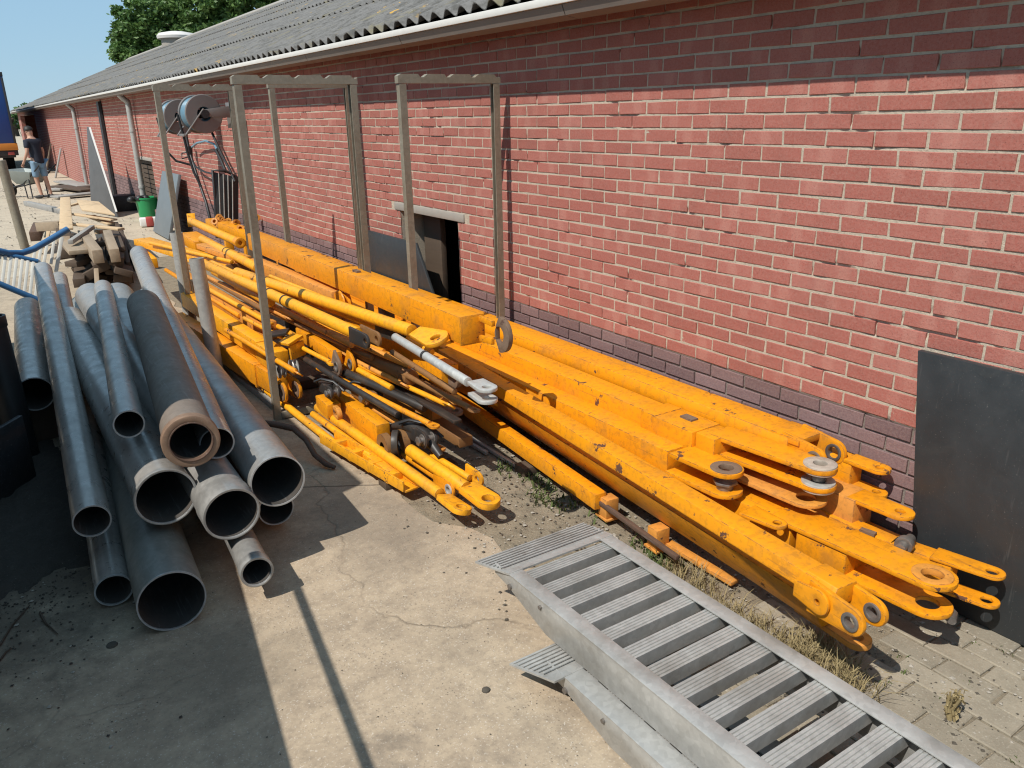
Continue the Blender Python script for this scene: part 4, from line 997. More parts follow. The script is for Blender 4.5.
# dark shaded members in the middle
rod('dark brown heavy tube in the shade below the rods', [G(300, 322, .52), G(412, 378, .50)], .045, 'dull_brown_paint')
rod('thin dark rod with a lit edge in the middle of the stack', [G(330, 332, .62), G(410, 366, .56)], .018, 'worn_paint')
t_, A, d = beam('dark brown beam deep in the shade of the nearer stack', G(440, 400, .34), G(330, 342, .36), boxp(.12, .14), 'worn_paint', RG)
t_, E_, d = rod('black bolted linkage rod below the silver clevis', [G(345, 372, .42), G(425, 408, .36)], .024, 'black_paint')
eye(t_, G(455, 412, .34), d, UPV, .045, .24, .04, .02, .02, 'lug_rust')
m = MB(); q_ = G(408, 378, .44); m.cyl(q_+V((0, 0, -.10)), q_+V((0, 0, .06)), .022, 12); m.bar(q_+V((-.08, .04, .02)), q_+V((.07, -.03, .02)), .07, .05); m.cyl(q_+V((.06, -.06, -.06)), q_+V((.06, -.06, .0)), .028, 8); m.build('coupling', 'black_paint', t_, bevel=.003)
# orange cut-end beam
t_, A, d = beam('orange box beam cut at a slant, above the front yellow rods', G(383, 424, .26), G(338, 391, .265), boxp(.085, .15), 'orange_paint', RG)
m = MB(); c_ = A+d*.13-V((0, 0, .08))
for s in (-1, 1): m.lathe(c_+side(d)*(s*.05-.02), [(.03, 0), (.075, 0), (.075, .04), (.03, .04)], 28, side(d))
m.build('end_wheel', 'dull_brown_paint', t_, smooth=40)
t_, A, d = beam('small orange block with a hole, between the ring eyes and the cut beam', G(334, 404, .26), G(322, 394, .26), boxp(.09, .09), 'orange_paint', RG)
eye(t_, A+d*.06-V((0, 0, .045)), d, side(d), .04, .05, .04, .03, .015, 'worn_paint')
# slim members and greasy joints filling the nearer stack
slim = (('slim yellow rod between the two long yellow rods', (212, 262), .70, (330, 318), .70, .018, 'yellow_paint'), ('slim orange bar under the long dark fork rod', (236, 287), .62, (352, 345), .60, .020, 'worn_paint'),
        ('slim brown rod half hidden below the dark fork', (258, 306), .55, (372, 358), .54, .017, 'dull_brown_paint'), ('slim yellow rod low behind the orange arm', (270, 322), .46, (392, 388), .42, .018, 'yellow_paint'),
        ('slim dark rod just above the orange cut beam', (300, 356), .40, (398, 415), .33, .020, 'black_paint'), ('slim orange rod at the far left edge of the nearer stack', (166, 270), .42, (240, 316), .44, .020, 'orange_paint'),
        ('slim yellow rod at the far left, on the flat topped beams', (150, 243), .68, (232, 262), .70, .018, 'yellow_paint'), ('slim rusty rod under the bare silver rod', (392, 352), .66, (455, 392), .62, .016, 'dull_brown_paint'),
        ('slim yellow rod right below the high box beam', (330, 300), .72, (432, 352), .68, .018, 'yellow_paint'))
for lab, pa, za, pb, zb, r_, mt in slim: rod(lab, [G(*pa, za), G(*pb, zb)], r_, mt)
tangle = (((196, 282), .52, (268, 322), .54, .020, 'yellow_paint'), ((206, 276), .58, (288, 318), .58, .017, 'worn_paint'), ((182, 258), .62, (262, 292), .62, .016, 'yellow_paint'),
          ((226, 330), .46, (296, 372), .40, .018, 'orange_paint'), ((244, 318), .50, (330, 362), .46, .015, 'yellow_paint'), ((292, 312), .60, (384, 352), .58, .018, 'orange_paint'),
          ((306, 336), .48, (402, 384), .46, .016, 'worn_paint'), ((318, 368), .38, (430, 424), .34, .017, 'orange_paint'), ((330, 352), .46, (446, 404), .44, .015, 'yellow_paint'),
          ((352, 396), .26, (436, 446), .20, .018, 'worn_paint'), ((358, 414), .16, (432, 462), .14, .016, 'yellow_paint'), ((270, 276), .74, (360, 312), .74, .014, 'yellow_paint'),
          ((400, 372), .52, (470, 408), .50, .016, 'dull_brown_paint'), ((376, 360), .52, (452, 398), .50, .014, 'worn_paint'))
for pa, za, pb, zb, r_, mt in tangle:
    t_, E_, d = rod('slim worn rod with a small eye in the tangle of the nearer stack', [G(*pa, za), G(*pb, zb)], r_, mt)
    eye(t_, E_+d*.04, d, UPV+side(d)*random.uniform(-1, 1), .030, .06, .02, .012, .011, mt)
for lab, px_, py_, z, s_ in (('black greasy hinge block below the fork rods', 398, 372, .46, .07), ('black greasy hinge block above the thick yellow tube', 418, 432, .26, .075), ('black greasy hinge block left of the orange cut beam', 328, 388, .34, .06),
                             ('brown greasy hinge block in the middle of the nearer stack', 362, 392, .32, .07), ('black greasy hinge block behind the orange arm', 352, 342, .52, .055)):
    c_ = G(px_, py_, z); hb = thing('hinge_block', lab, 'hinge', (c_.x, c_.y, 0), RG); dd = V((.02, -1, 0)).normalized(); mt = 'dull_brown_paint' if lab.startswith('brown') else 'black_paint'
    m = MB(); m.bar(c_-dd*s_*1.2, c_+dd*s_*.6, s_*1.1, s_*1.1); m.build('body', mt, hb, bevel=.006)
    for s in (-1, 1): eye(hb, c_+dd*s_*1.6+side(dd)*s*s_*.4, dd, side(dd), s_*.62, s_*1.2, s_*.6, .014, s_*.26, mt, boss=s_*.45, bmat='pin_steel', bh=.003)
    pin(hb, c_+dd*s_*1.6, side(dd), s_*1.5, s_*.24)
    m = MB(); m.path([c_+V((-s_, s_, s_*.6)), c_+V((-s_*.6, 0, s_*1.1)), c_+V((s_*.3, -s_, s_*.9)), c_+V((s_*.9, -s_*2.2, .1*s_))], .009, 6); m.build('hose', 'hose_black', hb, smooth=60)
t_, A, d = beam('brown channel added in the gap beside the bright hexagonal beam to shade the ground', G(466, 437, .22), G(378, 382, .24), boxp(.09, .06), 'dull_brown_paint', RG)  # this channel and the bar below are added to shade the gap
t_, A, d = beam('thin black flat bar added below the silver clevis to deepen the shade', G(458, 420, .40), G(392, 382, .40), boxp(.05, .02), 'black_paint', RG)
# bottom rods
t_, E_, d = rod('lowest yellow rod along the near edge of the stack', [G(221, 354, .09), G(345, 452, .08)], .024, 'yellow_paint', bands=(.45,))
m = MB(); q0, q1 = G(328, 441, .08), G(412, 490, .07)
m.bar(q0, q1, .08, .012); m.bar(q0+V((.045, 0, .03)), q1+V((.045, 0, .03)), .012, .06); m.bar(q0+V((-.045, 0, .03)), q1+V((-.045, 0, .03)), .012, .06); m.build('channel', 'yellow_paint', t_, bevel=.003)
for k in range(4):
    q_ = q0.lerp(q1, .15+.22*k); m = MB(); m.bar(q_+V((-.05, 0, .02)), q_+V((.05, 0, .02)), .05, .05); m.build('channel_stay', 'yellow_paint', t_, bevel=.003)
t_, E_, d = rod('front yellow tube with an oval eye, ending nearest the ramp on the concrete', [G(318, 407, .17), G(440, 494, .13)], .029)
eye(t_, G(461, 509, .11), d, UPV*.95+side(d)*-.25, .052, .16, .042, .03, .026, 'yellow_paint')
t_, E_, d = rod('thinner yellow tube beside the front yellow tube', [G(313, 414, .10), G(372, 457, .10)], .022)
m = MB(); m.bar(E_-d*.05, E_+d*.30, .07, .03); m.build('flat_end', 'yellow_paint', t_, bevel=.003)
t_, E_, d = rod('thick yellow tube with a flat round eye, rightmost of the bottom rods', [G(410, 450, .20), G(466, 488, .15)], .034)
eye(t_, G(488, 501, .13), d, UPV, .062, .17, .052, .035, .032, 'yellow_paint')
t_, E_, d = rod('short yellow clevis rod between the two bottom eyes', [G(402, 452, .12), G(440, 478, .12)], .026, 'orange_paint')
for s in (-1, 1): eye(t_, G(455, 488, .12)+side(d)*s*.03, d, side(d), .045, .16, .045, .014, .02, 'orange_paint', boss=.032, bmat='galvanised')
t_, E_, d = rod('thin yellow bar with a small upright lug behind the thick yellow tube', [G(432, 455, .16), G(470, 478, .14)], .018, 'yellow_paint')
eye(t_, G(478, 479, .14), d, side(d), .042, .10, .05, .016, .017, 'yellow_paint')
t_ = thing('curved_guard', 'black curved guard plate over the thick yellow tube', 'guard', tuple(G(415, 450, 0)), RG)
m = MB(); q_ = G(415, 437, .24); m.path([q_+V((-.02, .22, .0)), q_+V((0, .08, .05)), q_+V((.03, -.06, .03)), q_+V((.05, -.2, -.06))], [.02, .035, .035, .02], 10); m.build('guard', 'black_paint', t_, smooth=50)
m = MB(); m.ring(q_+V((-.1, .08, -.04)), q_+V((-.07, .06, -.04)), .075, .045, 28); m.build('hoop', 'black_paint', t_, smooth=40, bevel=.003)
# far jumble of fittings
for lab, px_, py_, z, sz in (('knot of orange brackets and bolts at the far end by the hose trolley', 224, 228, .55, .10), ('orange angled bracket plate at the far end behind the racks', 243, 231, .55, .15)):
    c_ = G(px_, py_, z); t_ = thing('crane_bracket', lab, 'bracket', (c_.x, c_.y, 0), OG); rg = random.Random(px_)
    m = MB(); m.bar(c_+V((-sz, .3, .06)), c_+V((sz*.4, -.6, -.06)), sz*1.2, .10); m.build('plate', 'orange_paint', t_, bevel=.005)
    m = MB()
    for k in range(7):
        p = c_+V((rg.uniform(-1, 1)*sz, rg.uniform(-2, 3)*sz, rg.uniform(.2, 1.3)*sz)); m.ring(p, p+V((rg.uniform(-.05, .05), -.06, .03)), .045, .022, 16)
    m.build('fitting', 'worn_paint', t_, smooth=40)
    m = MB(); m.bar(c_-V((0, .2, .3)), c_+V((0, -.1, -.3)), .1, .5); m.build('support_leg', 'orange_paint', t_, bevel=.004)
# thin strips lying in the gap
for a, b, lab in (((437, 417), (523, 470), 'thin pale strip on the dark ground, the longer of two'), ((436, 424), (487, 453), 'thin pale strip on the dark ground, the shorter of two')):
    block('pale_strip', lab, 'strip', tuple(G(*a, .02)), tuple(G(*b, .02)), .022, .02, 'galvanised', 'pale strips on the ground', bevel=.002)
# hidden timber bearers carrying the stacks
for x0, x1, yy, hh in ((1.45, 2.1, 5.6, .07), (1.45, 2.1, 7.2, .07), (2.25, 2.95, 3.4, .05), (2.25, 2.95, 6.0, .05), (1.55, 2.0, 3.7, .045)):
    block('timber_bearer', 'dark timber bearer under the orange stack at y %.1f' % yy if 0 else {5.6: 'dark bearer under the nearer stack by the tall rack', 7.2: 'dark bearer under the far part of the nearer stack', 3.4: 'dark bearer under the wall stack, nearer one', 6.0: 'dark bearer under the wall stack, farther one', 3.7: 'low dark bearer under the front yellow rods'}[yy], 'timber', (x0, yy, hh/2+.004), (x1, yy, hh/2+.004), .1, hh, 'wood_dark')
# ================================================================== WOOD PILE
WG = 'timber in the scrap wood pile'
def timb(label, a, za, b, zb, w_, h_, mat, up=(0, 0, 1), name='wood_plank', top=True, bevel=.005):
    A, B = G(*a, za), G(*b, zb); c = (A+B)/2
    o_ = MB().bar(A, B, w_, h_, up=up, top=top).build(name, mat, bevel=bevel, loc=(c.x, c.y, max(0, min(A.z, B.z)-h_)))
    return tag(o_, label, 'timber', WG)
timb('pale yellow board standing out on top of the wood pile, pointing at the viewer', (65, 197), .62, (66, 228), .66, .155, .03, 'wood_pale')
timb('long grey pole sticking out at the far left of the wood pile', (26, 201), .52, (63, 209), .60, .10, .08, 'wood_grey')
timb('squared brown sleeper across the left of the wood pile', (39, 222), .50, (62, 221), .52, .17, .13, 'wood_old')
timb('thin pale batten behind the standing out yellow board', (58, 208), .60, (80, 202), .64, .07, .03, 'wood_pale')
p = [G(77, 201, .66), G(99, 203, .68), G(115, 216, .66), G(82, 211, .66)]
o = MB().slab(p, .025, (0, 0, 1)).build('plywood_sheet', 'wood_pale', bevel=.003, loc=(p[0].x, p[0].y, .6)); tag(o, 'pale plywood sheet lying on top at the right of the wood pile', 'board', WG)
timb('pale board edge sticking out below the plywood sheet', (72, 213), .60, (114, 219), .60, .10, .025, 'wood_pale')
timb('second pale board below the plywood sheet, tilted to the right', (90, 215), .56, (112, 223), .54, .13, .03, 'wood_pale')
timb('squared beam with its cut end towards the viewer, in the middle of the wood pile', (82, 230), .56, (97, 250), .56, .11, .15, 'wood_old')
timb('squared beam with its cut end towards the viewer, at the right of the wood pile', (107, 230), .58, (114, 249), .56, .10, .15, 'wood_old')
timb('wide weathered board with a broken end beside the white gate bars', (66, 236), .50, (80, 250), .50, .24, .05, 'wood_old')
timb('dark plank under the wide weathered board', (70, 262), .36, (94, 255), .38, .18, .06, 'wood_dark')
timb('dark plank on edge at the right flank of the wood pile', (120, 224), .50, (128, 262), .34, .05, .26, 'wood_dark')
timb('second dark plank leaning at the right flank of the wood pile', (116, 222), .55, (134, 256), .30, .05, .20, 'wood_dark')
timb('short grey offcut in the dark gap of the wood pile', (70, 240), .58, (92, 225), .62, .06, .05, 'wood_grey')
timb('small pale offcut with a round end in the wood pile', (96, 230), .53, (101, 230), .53, .08, .05, 'wood_pale')
timb('pale splinter board at the left foot of the wood pile', (44, 246), .20, (50, 222), .36, .07, .03, 'wood_pale')
timb('reddish brick coloured offcut at the left of the wood pile', (34, 232), .35, (38, 222), .40, .14, .14, 'hook_rust')
timb('slanting dark board deep inside the wood pile', (78, 244), .40, (112, 240), .42, .2, .06, 'wood_dark')
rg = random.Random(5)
for k in range(15):     # core carrying the boards, coloured dark to stand for the shaded voids
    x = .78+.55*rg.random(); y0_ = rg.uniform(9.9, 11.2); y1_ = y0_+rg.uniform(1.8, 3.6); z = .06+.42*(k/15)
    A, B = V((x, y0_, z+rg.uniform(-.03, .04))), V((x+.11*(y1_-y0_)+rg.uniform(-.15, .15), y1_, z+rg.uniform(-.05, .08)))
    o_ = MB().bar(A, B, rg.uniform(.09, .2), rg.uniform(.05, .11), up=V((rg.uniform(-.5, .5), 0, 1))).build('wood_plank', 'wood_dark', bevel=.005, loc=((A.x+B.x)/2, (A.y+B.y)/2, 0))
    tag(o_, 'timber coloured dark for the shade in the core of the wood pile, one of many alike', 'timber', WG)
timb('thin upright batten below the middle cut beam', (96, 268), .32, (97, 284), .20, .05, .03, 'wood_old')
timb('rough plank lying across the middle of the wood pile', (62, 222), .60, (121, 228), .60, .10, .03, 'wood_pale')

# ================================================================== GATE WITH WHITE BARS + BLUE HOSE
gt = thing('feed_gate', 'white barred gate with blue rails leaning left of the wood pile', 'gate', tuple(G(25, 300, 0)))
Yg = 8.7
top_ = lambda x: WY(x, 254+max(0, (x-5))*.22, Yg+.25); low_ = lambda x: WY(x, 284+(x)*.42, Yg)
m = MB(); m.path([top_(-22), top_(0), top_(18), top_(38)], .022, 10); m.build('top_rail', 'blue_plastic', gt, smooth=50)
m = MB(); m.path([low_(-22), low_(0), low_(20), low_(42)], .028, 10); m.build('bottom_rail', 'blue_plastic', gt, smooth=50)
for k in range(10):
    x = -14+5.6*k; a = top_(x+3); b = low_(x-1)
    m = MB(); m.bar(a+(a-b)*.04, b, .026, .016, up=(0, 1, 0)); m.build('bar', 'white_bar', gt, bevel=.003)
g2 = thing('feed_gate', 'second white barred gate end under the blue hose, touching the wood pile', 'gate', tuple(G(55, 290, 0)))
rail2 = [WY(36, 250, 9.2), WY(50, 242, 9.2), WY(66, 232, 9.2)]
m = MB(); m.path([p+V((0, .06, 0)) for p in rail2], .016, 8); m.build('top_rail', 'blue_plastic', g2, smooth=50)
for xa, ya, xb, yb_ in ((35, 250, 31, 276), (41, 248, 37, 272), (47, 245, 43, 268), (54, 240, 51, 264), (62, 237, 56, 272)):
    a, b = WY(xa, ya, 9.25), WY(xb, yb_, 9.1); m = MB(); m.bar(a, b, .034 if xa == 62 else .026, .02, up=(0, 1, 0)); m.build('bar', 'white_bar', g2, bevel=.003)
hp = [WY(-18, 246, 8.9), WY(-5, 250, 8.9), WY(8, 253, 8.95), WY(22, 253, 9.0), WY(34, 249, 9.05), WY(46, 242, 9.1), WY(58, 235, 9.12), WY(68, 229, 9.15)]
tag(MB().path(hp, .030, 12).build('water_hose', 'blue_plastic', smooth=60, loc=tuple(hp[3])), 'thick blue hose curving over the white gate bars', 'hose')

# ================================================================== HOSE REELS ON THE WALL
YR = 12.8
def reel(label, px_, py_, Y, first):
    c = WX(px_, py_, Y); t_ = thing('hose_reel', label, 'hose reel', tuple(c), 'hose reels on the barn wall')
    ax = V((-.12, 1, 0)).normalized(); R = .225
    for k, off in enumerate((0, .24)):
        m = MB(); m.lathe(c+ax*(off), [(.085, 0), (.085, -.01), (R*.96, -.01), (R, -.004), (R, .008), (.085, .008), (.085, 0)], 40, ax); m.build('flange', 'reel_grey', t_, smooth=25)
    m = MB()
    for r_ in range(4):
        for k in range(7): 
            rr = .09+.032*r_; m.path([c+ax*(.03+.033*k)+(ax.cross(UPV).normalized()*math.cos(q_)*rr+UPV*math.sin(q_)*rr) for q_ in [2*math.pi*i/28 for i in range(28)]], .017, 6, closed=True)
    m.build('hose_coil', 'hose_blue', t_, smooth=60)
    m = MB(); m.cyl(c-ax*.05, c+ax*.28, .05, 20); m.build('hub', 'dark_steel', t_, smooth=40)
    m = MB()
    for s in (-.03, .235):
        a = c+ax*s; m.slab([a+V((-.02, 0, .05)), a+V((.34, 0, .09)), a+V((.34, 0, -.05)), a+V((.02, 0, -.03))], .008, ax); m.bar(a+V((-.01, 0, .06)), a+V((-.26, 0, -.24)), .045, .012)
    m.bar(c+ax*.1+V((.345, -.14, -.02)), c+ax*.1+V((.345, .14, -.02)), .30, .012, up=(1, 0, 0)); m.bar(c+ax*.1+V((-.24, -.14, -.235)), c+ax*.1+V((-.24, .14, -.235)), .05, .03)
    m.build('bracket', 'reel_grey', t_, bevel=.002)
    m = MB(); p0_ = c+ax*.1+V((.35, 0, .0)); m.bar(p0_, V((W-.003, p0_.y, p0_.z)), .12, .08); m.build('wall_arm', 'galvanised', t_, bevel=.003)
    e0 = c+ax*.1+V((-.24, 0, -.22))
    dz = (0, -.22, -.45, -.62) if first else (0, -.2, -.34, -.40)
    m = MB(); m.path([c+ax*.1+V((-.27, 0, 0)), e0, e0+V((.02, 0, dz[1])), e0+V((.05 if first else .12, -.05, dz[2])), e0+V((.10 if first else .3, -.1, dz[3]))], .015, 8); m.build('hose_end', 'hose_black', t_, smooth=60)
reel('nearer grey hose reel with blue hose on the barn wall', 204, 114, 2.50, True)
reel('farther grey hose reel with blue hose, left of the other reel', 181, 117, 2.50, False)
def wl(x, y, off=.10):
    return WX(x, y, W-off)
def wp(*pts, Y=None): return [wl(x, y) for x, y in pts]
o = MB().path(wp((186, 134), (189, 150), (193, 163), (199, 182), (206, 202), (211, 222), (213, 234)), .022, 8).build('spray_lance', 'hose_black', smooth=60, loc=tuple(wl(211, 222))); tag(o, 'long black spray lance hanging diagonally on the wall below the reels', 'spray lance')
o = MB().path(wp((206, 118), (213, 135), (222, 155), (230, 170), (235, 182)), .018, 8).build('drain_tube', 'hose_black', smooth=60, loc=tuple(wl(230, 170))); tag(o, 'thin dark tube slanting down right from the nearer hose reel', 'tube')
o = MB().path(wp((192, 147), (197, 143), (206, 141), (214, 144), (217, 149)), .016, 8).build('hose_loop', 'hose_blue', smooth=60, loc=tuple(wl(206, 141))); tag(o, 'pale blue hose loop arching below the reels', 'hose')
o = MB().path(wp((187, 146), (191, 158), (196, 167), (205, 172), (213, 174), (217, 180), (217, 200), (219, 226)), .014, 8).build('drop_hose', 'hose_black', smooth=60, loc=tuple(wl(205, 172))); tag(o, 'thin black hose sagging from the lance to the black trolley', 'hose')
m = MB(); c_ = wl(190, 153); m.cyl(c_+V((0, 0, .10)), c_-V((0, 0, .10)), .05, 12, .03); m.path([c_+V((-.02, 0, .02)), c_+V((-.12, 0, 0)), c_+V((-.13, 0, -.08)), c_+V((-.02, 0, -.05))], .012, 6)
tag(m.build('trigger_handle', 'hose_black', smooth=50, loc=tuple(c_)), 'black trigger handle of the lance hanging under the nearer reel', 'handle')
# black trolley below
tr_ = thing('mesh_trolley', 'black trolley with a mesh back standing under the hose reels', 'trolley', tuple(wl(225, 235)))
tY = WX(226, 236, 2.72).y; a, b, c2, d_ = WY(214, 172, tY), WY(237, 177, tY), WY(237, 238, tY), WY(217, 238, tY)
m = MB(); m.slab([a, b, c2, d_], .02, (-.3, -.95, 0)); m.build('back_panel', 'panel_black', tr_, bevel=.003)
m = MB(); m.path([d_, d_.lerp(a, .6), a+V((-.02, -.02, .02)), (a+b)/2+V((0, 0, .05)), b, c2], .02, 8); m.build('frame', 'dark_steel', tr_, smooth=50)
m = MB()
for k in range(1, 5): m.path([a.lerp(b, k/5)+V((-.01, -.04, 0)), d_.lerp(c2, k/5)+V((-.01, -.04, 0))], .008, 6)
m.build('bars', 'galvanised', tr_, smooth=50)
m = MB(); s0 = a.lerp(b, .5)+V((0, -.1, -.02)); m.path([wl(216, 150), wl(221, 160), wl(226, 172)], .022, 8); m.build('handle', 'hose_black', tr_, smooth=50)

# ================================================================== THINGS ALONG THE WALL
def slabthing(name, label, cat, pts, th, nor, mat, group=None, bevel=.004):
    pts = [V(p) for p in pts]; c = sum(pts, V())/len(pts); lo = min(p.z for p in pts)
    return tag(MB().slab(pts, th, nor).build(name, mat, bevel=bevel, loc=(c.x, c.y, max(0, lo))), label, cat, group)
# grey board leaning (left of racks)
yb = WX(187, 226, 2.90).y; zt = WX(184, 176, 2.90).z
slabthing('leaning_board', 'grey slate coloured board leaning on the wall behind the farthest rack', 'board', [(2.62, yb, .01), (2.93, yb-.02, zt), (2.93, yb+1.3, zt), (2.62, yb+1.3, .01)], .05, V((-.97, 0, .2)), 'slate_board')
hq = [WX(436, 296, 2.95), WX(418, 243, 2.95), WX(366, 229, 2.95), WX(366, 300, 2.95)]
o = slabthing('stall_board', 'black stall board leaning on the wall in front of the dark hatch', 'board', hq, .025, (-1, 0, 0), 'panel_black')
# triangular grey sheet
a, b = G(93, 212), G(119, 217)
tp_ = WY(88, 127, a.y); tz = tp_.z
slabthing('steel_sheet', 'scuffed grey steel sheet with a slanting edge, standing behind the wood pile', 'sheet', [(a.x, a.y, 0), (b.x, b.y, 0), (b.x-.02, b.y+.02, .10), (tp_.x+.04, a.y, tz), (tp_.x, a.y, tz)], .03, (-1, 0, 0), 'grey_sheet')
MB().bar((tp_.x+.03, a.y-.012, tz-.01), (b.x-.03, b.y+.006, .11), .035, .012, up=(0, 1, 0)).build('bare_edge', 'white_paint', bpy.data.objects['steel_sheet'])
g_ = G(117, 205); o = MB().cyl((2.62, g_.y+1.0, 0), (2.60, g_.y+1.0, 1.0), .07, 16).build('steel_post', 'dark_steel', smooth=40, loc=(2.62, g_.y+1.0, 0)); tag(o, 'dark short post right behind the scuffed steel sheet', 'post')
# dark low box + green tub + jerrycan
c_ = G(127, 210); o = MB().box((c_.x, c_.y, .17), (.75, .5, .34)).build('feed_trough', 'dark_steel', bevel=.02, loc=(c_.x, c_.y, 0)); tag(o, 'low dark trough on the ground left of the green tub', 'trough')
c_ = G(150, 219)
gt_ = thing('plastic_tub', 'bright green plastic tub with a black cloth over its rim', 'tub', tuple(c_))
m = MB(); m.lathe(c_, [(0, .01), (.17, .0), (.19, .06), (.225, .40), (.24, .41), (.24, .44), (.215, .43), (.18, .06), (0, .05)], 32); m.build('tub', 'green_plastic', gt_, smooth=40)
m = MB(); m.path([c_+V((.27, -.05, .38)), c_+V((.31, -.1, .30)), c_+V((.27, -.14, .2))], .015, 6); m.build('handle', 'dark_steel', gt_, smooth=50)
m = MB(); rg = random.Random(3)
for k in range(7): m.lathe(c_+V((-.30+.05*k, rg.uniform(-.1, .12), .38+rg.uniform(0, .05))), [(0, -.05), (.07, -.03), (.08, .02), (.04, .06), (0, .07)], 10)
m.build('cloth', 'hose_black', gt_, smooth=60)
c_ = G(152, 226)
jc = thing('jerrycan', 'white jerrycan with a red label lying below the green tub', 'jerrycan', tuple(c_))
m = MB(); m.bar(c_+V((-.20, .02, .085)), c_+V((.16, -.03, .085)), .24, .16); m.build('can', 'white_paint', jc, bevel=.025)
m = MB(); m.bar(c_+V((-.10, -.0, .088)), c_+V((.04, -.02, .088)), .248, .168); m.build('label', 'red_plastic', jc, bevel=.025)
m = MB(); m.cyl(c_+V((.16, -.03, .1)), c_+V((.22, -.035, .1)), .04, 14); m.build('cap', 'green_plastic', jc, smooth=40)
# planks leaning far on the wall
for lab, xa, ya, xb, yb_, w_, mt in (('brown plank leaning on the far wall, the left one with a dark gap beside it', 57, 172, 62, 145, .2, 'wood_old'), ('dark plank leaning against the far wall, right beside the brown one', 66, 172, 64, 143, .26, 'wood_dark'),
                                     ('grey board leaning beside the far downpipe', 72, 177, 74, 148, .3, 'wood_grey'), ('pale short stick leaning on the far wall, highest of the leaning planks', 60, 165, 60, 140, .07, 'wood_pale')):
    A = G(xa, ya); B = WY(xb, yb_, A.y); B.x = min(2.93, A.x+.5); A.x = B.x-.35
    o_ = MB().bar(A, B, w_, .04, up=(1, 0, .2)).build('wood_plank', mt, bevel=.004, loc=tuple(A)); tag(o_, lab, 'plank', 'planks leaning on the far wall')
# rubble heap of planks behind the steel sheet
for k, (xa, ya, xb, yb_, lab) in enumerate(((52, 190, 92, 184, 'flat grey plank on the ground right behind the person'), (54, 197, 94, 193, 'flat grey plank on the ground by the feet of the person'), (56, 186, 90, 190, 'flat dark plank between the two grey planks on the ground'), (62, 181, 86, 186, 'flat grey plank farthest from the viewer, towards the far downpipe'))):
    A, B = G(xa, ya, .05+.01*k), G(xb, yb_, .06+.012*k); A2_ = A.lerp(B, .0)
    o_ = MB().bar(A2_, B, .5, .045).build('wood_plank', 'wood_grey' if k != 2 else 'wood_dark', bevel=.004, loc=((A.x+B.x)/2, (A.y+B.y)/2, 0)); tag(o_, lab, 'plank', 'planks lying in the yard')

# ================================================================== LORRY
YT = 38.0
rtop, rbot = WY(10, 72, YT), WY(18, 150, YT); xr_ = rbot.x
lt = thing('lorry_trailer', 'tall blue lorry trailer with an orange stripe at the left edge', 'lorry trailer', (xr_-1.25, YT+6, 0))
m = MB(); m.box((xr_-1.25, YT+6.2, (rbot.z+.25+rtop.z)/2), (2.5, 12.4, rtop.z-rbot.z-.25)); m.build('body', 'truck_blue', lt, bevel=.03)
m = MB(); m.box((xr_-1.25, YT+6.2, rbot.z+.13), (2.54, 12.44, .26)); m.build('stripe', 'truck_orange', lt, bevel=.01)
m = MB(); m.box((xr_-1.25, YT+6.2, rbot.z-.10), (2.5, 12.3, .2)); m.box((xr_-1.25, YT+.2, rbot.z-.22), (2.3, .12, .12)); m.build('chassis', 'dark_steel', lt, bevel=.01)
m = MB(); m.box((xr_-1.25, YT-.012, rtop.z-.08), (2.52, .03, .16)); m.bar((xr_-.04, YT-.02, rbot.z+.28), (xr_-.04, YT-.02, rtop.z-.2), .08, .03, up=(0, 1, 0)); m.build('rear_frame', 'dark_steel', lt, bevel=.004)
for s in (0.25, 0.75):
    m = MB(); m.box((xr_-s, YT+.05, rbot.z-.12), (.22, .08, .12)); m.build('tail_light', 'red_plastic', lt, bevel=.01)
for yy in (3.2, 4.5, 5.8):
    for xx in (xr_-.22, xr_-2.28):
        c_ = V((xx, YT+yy, .5)); m = MB(); m.lathe(c_-V((.15, 0, 0)), [(.25, 0), (.46, .0), (.5, .04), (.5, .26), (.46, .3), (.25, .3)], 28, (1, 0, 0)); wh = m.build('wheel', 'rubber', lt, smooth=40)
        m = MB(); m.lathe(c_-V((.12, 0, 0)), [(0, .04), (.12, .0), (.25, .02), (.25, .22), (.12, .24), (0, .2)], 20, (1, 0, 0)); m.build('rim', 'galvanised', wh, smooth=40)
m = MB(); m.box((xr_-2.0, YT+10.5, .55), (.12, .12, 1.1)); m.box((xr_-.5, YT+10.5, .55), (.12, .12, 1.1)); m.build('landing_leg', 'dark_steel', lt)

# ================================================================== PERSON + WHEELBARROW
def skin(vs, es, rad, sub=2):
    me = bpy.data.meshes.new('tmp'); me.from_pydata(vs, es, []); ob = bpy.data.objects.new('tmp', me); COL.objects.link(ob)
    md = ob.modifiers.new('s', 'SKIN'); 
    for i, r in enumerate(rad):
        r = r if isinstance(r, tuple) else (r, r); me.skin_vertices[0].data[i].radius = r
    me.skin_vertices[0].data[0].use_root = True
    ss = ob.modifiers.new('d', 'SUBSURF'); ss.levels = sub; ss.render_levels = sub
    dg = bpy.context.evaluated_depsgraph_get(); dg.update()
    ev = ob.evaluated_get(dg).to_mesh(); out = ([v.co.copy() for v in ev.vertices], [tuple(p_.vertices) for p_ in ev.polygons])
    bpy.data.objects.remove(ob); return out
pf = G(45, 198); HP = max(1.6, WY(38, 129, pf.y).z+.04); S_ = HP/1.75
face = V((-.62, .78, 0)); lf = V((-.78, -.62, 0))     # facing direction and the person's left
def L(f_, l_, z): return V((pf.x, pf.y, 0))+(face*(f_*(.45 if z > 1.0 else 1))+lf*l_+V((0, 0, z)))*S_
per = thing('person', 'person in a dark t-shirt and pale denim shorts bending over a wheelbarrow', 'person', (pf.x, pf.y, 0))
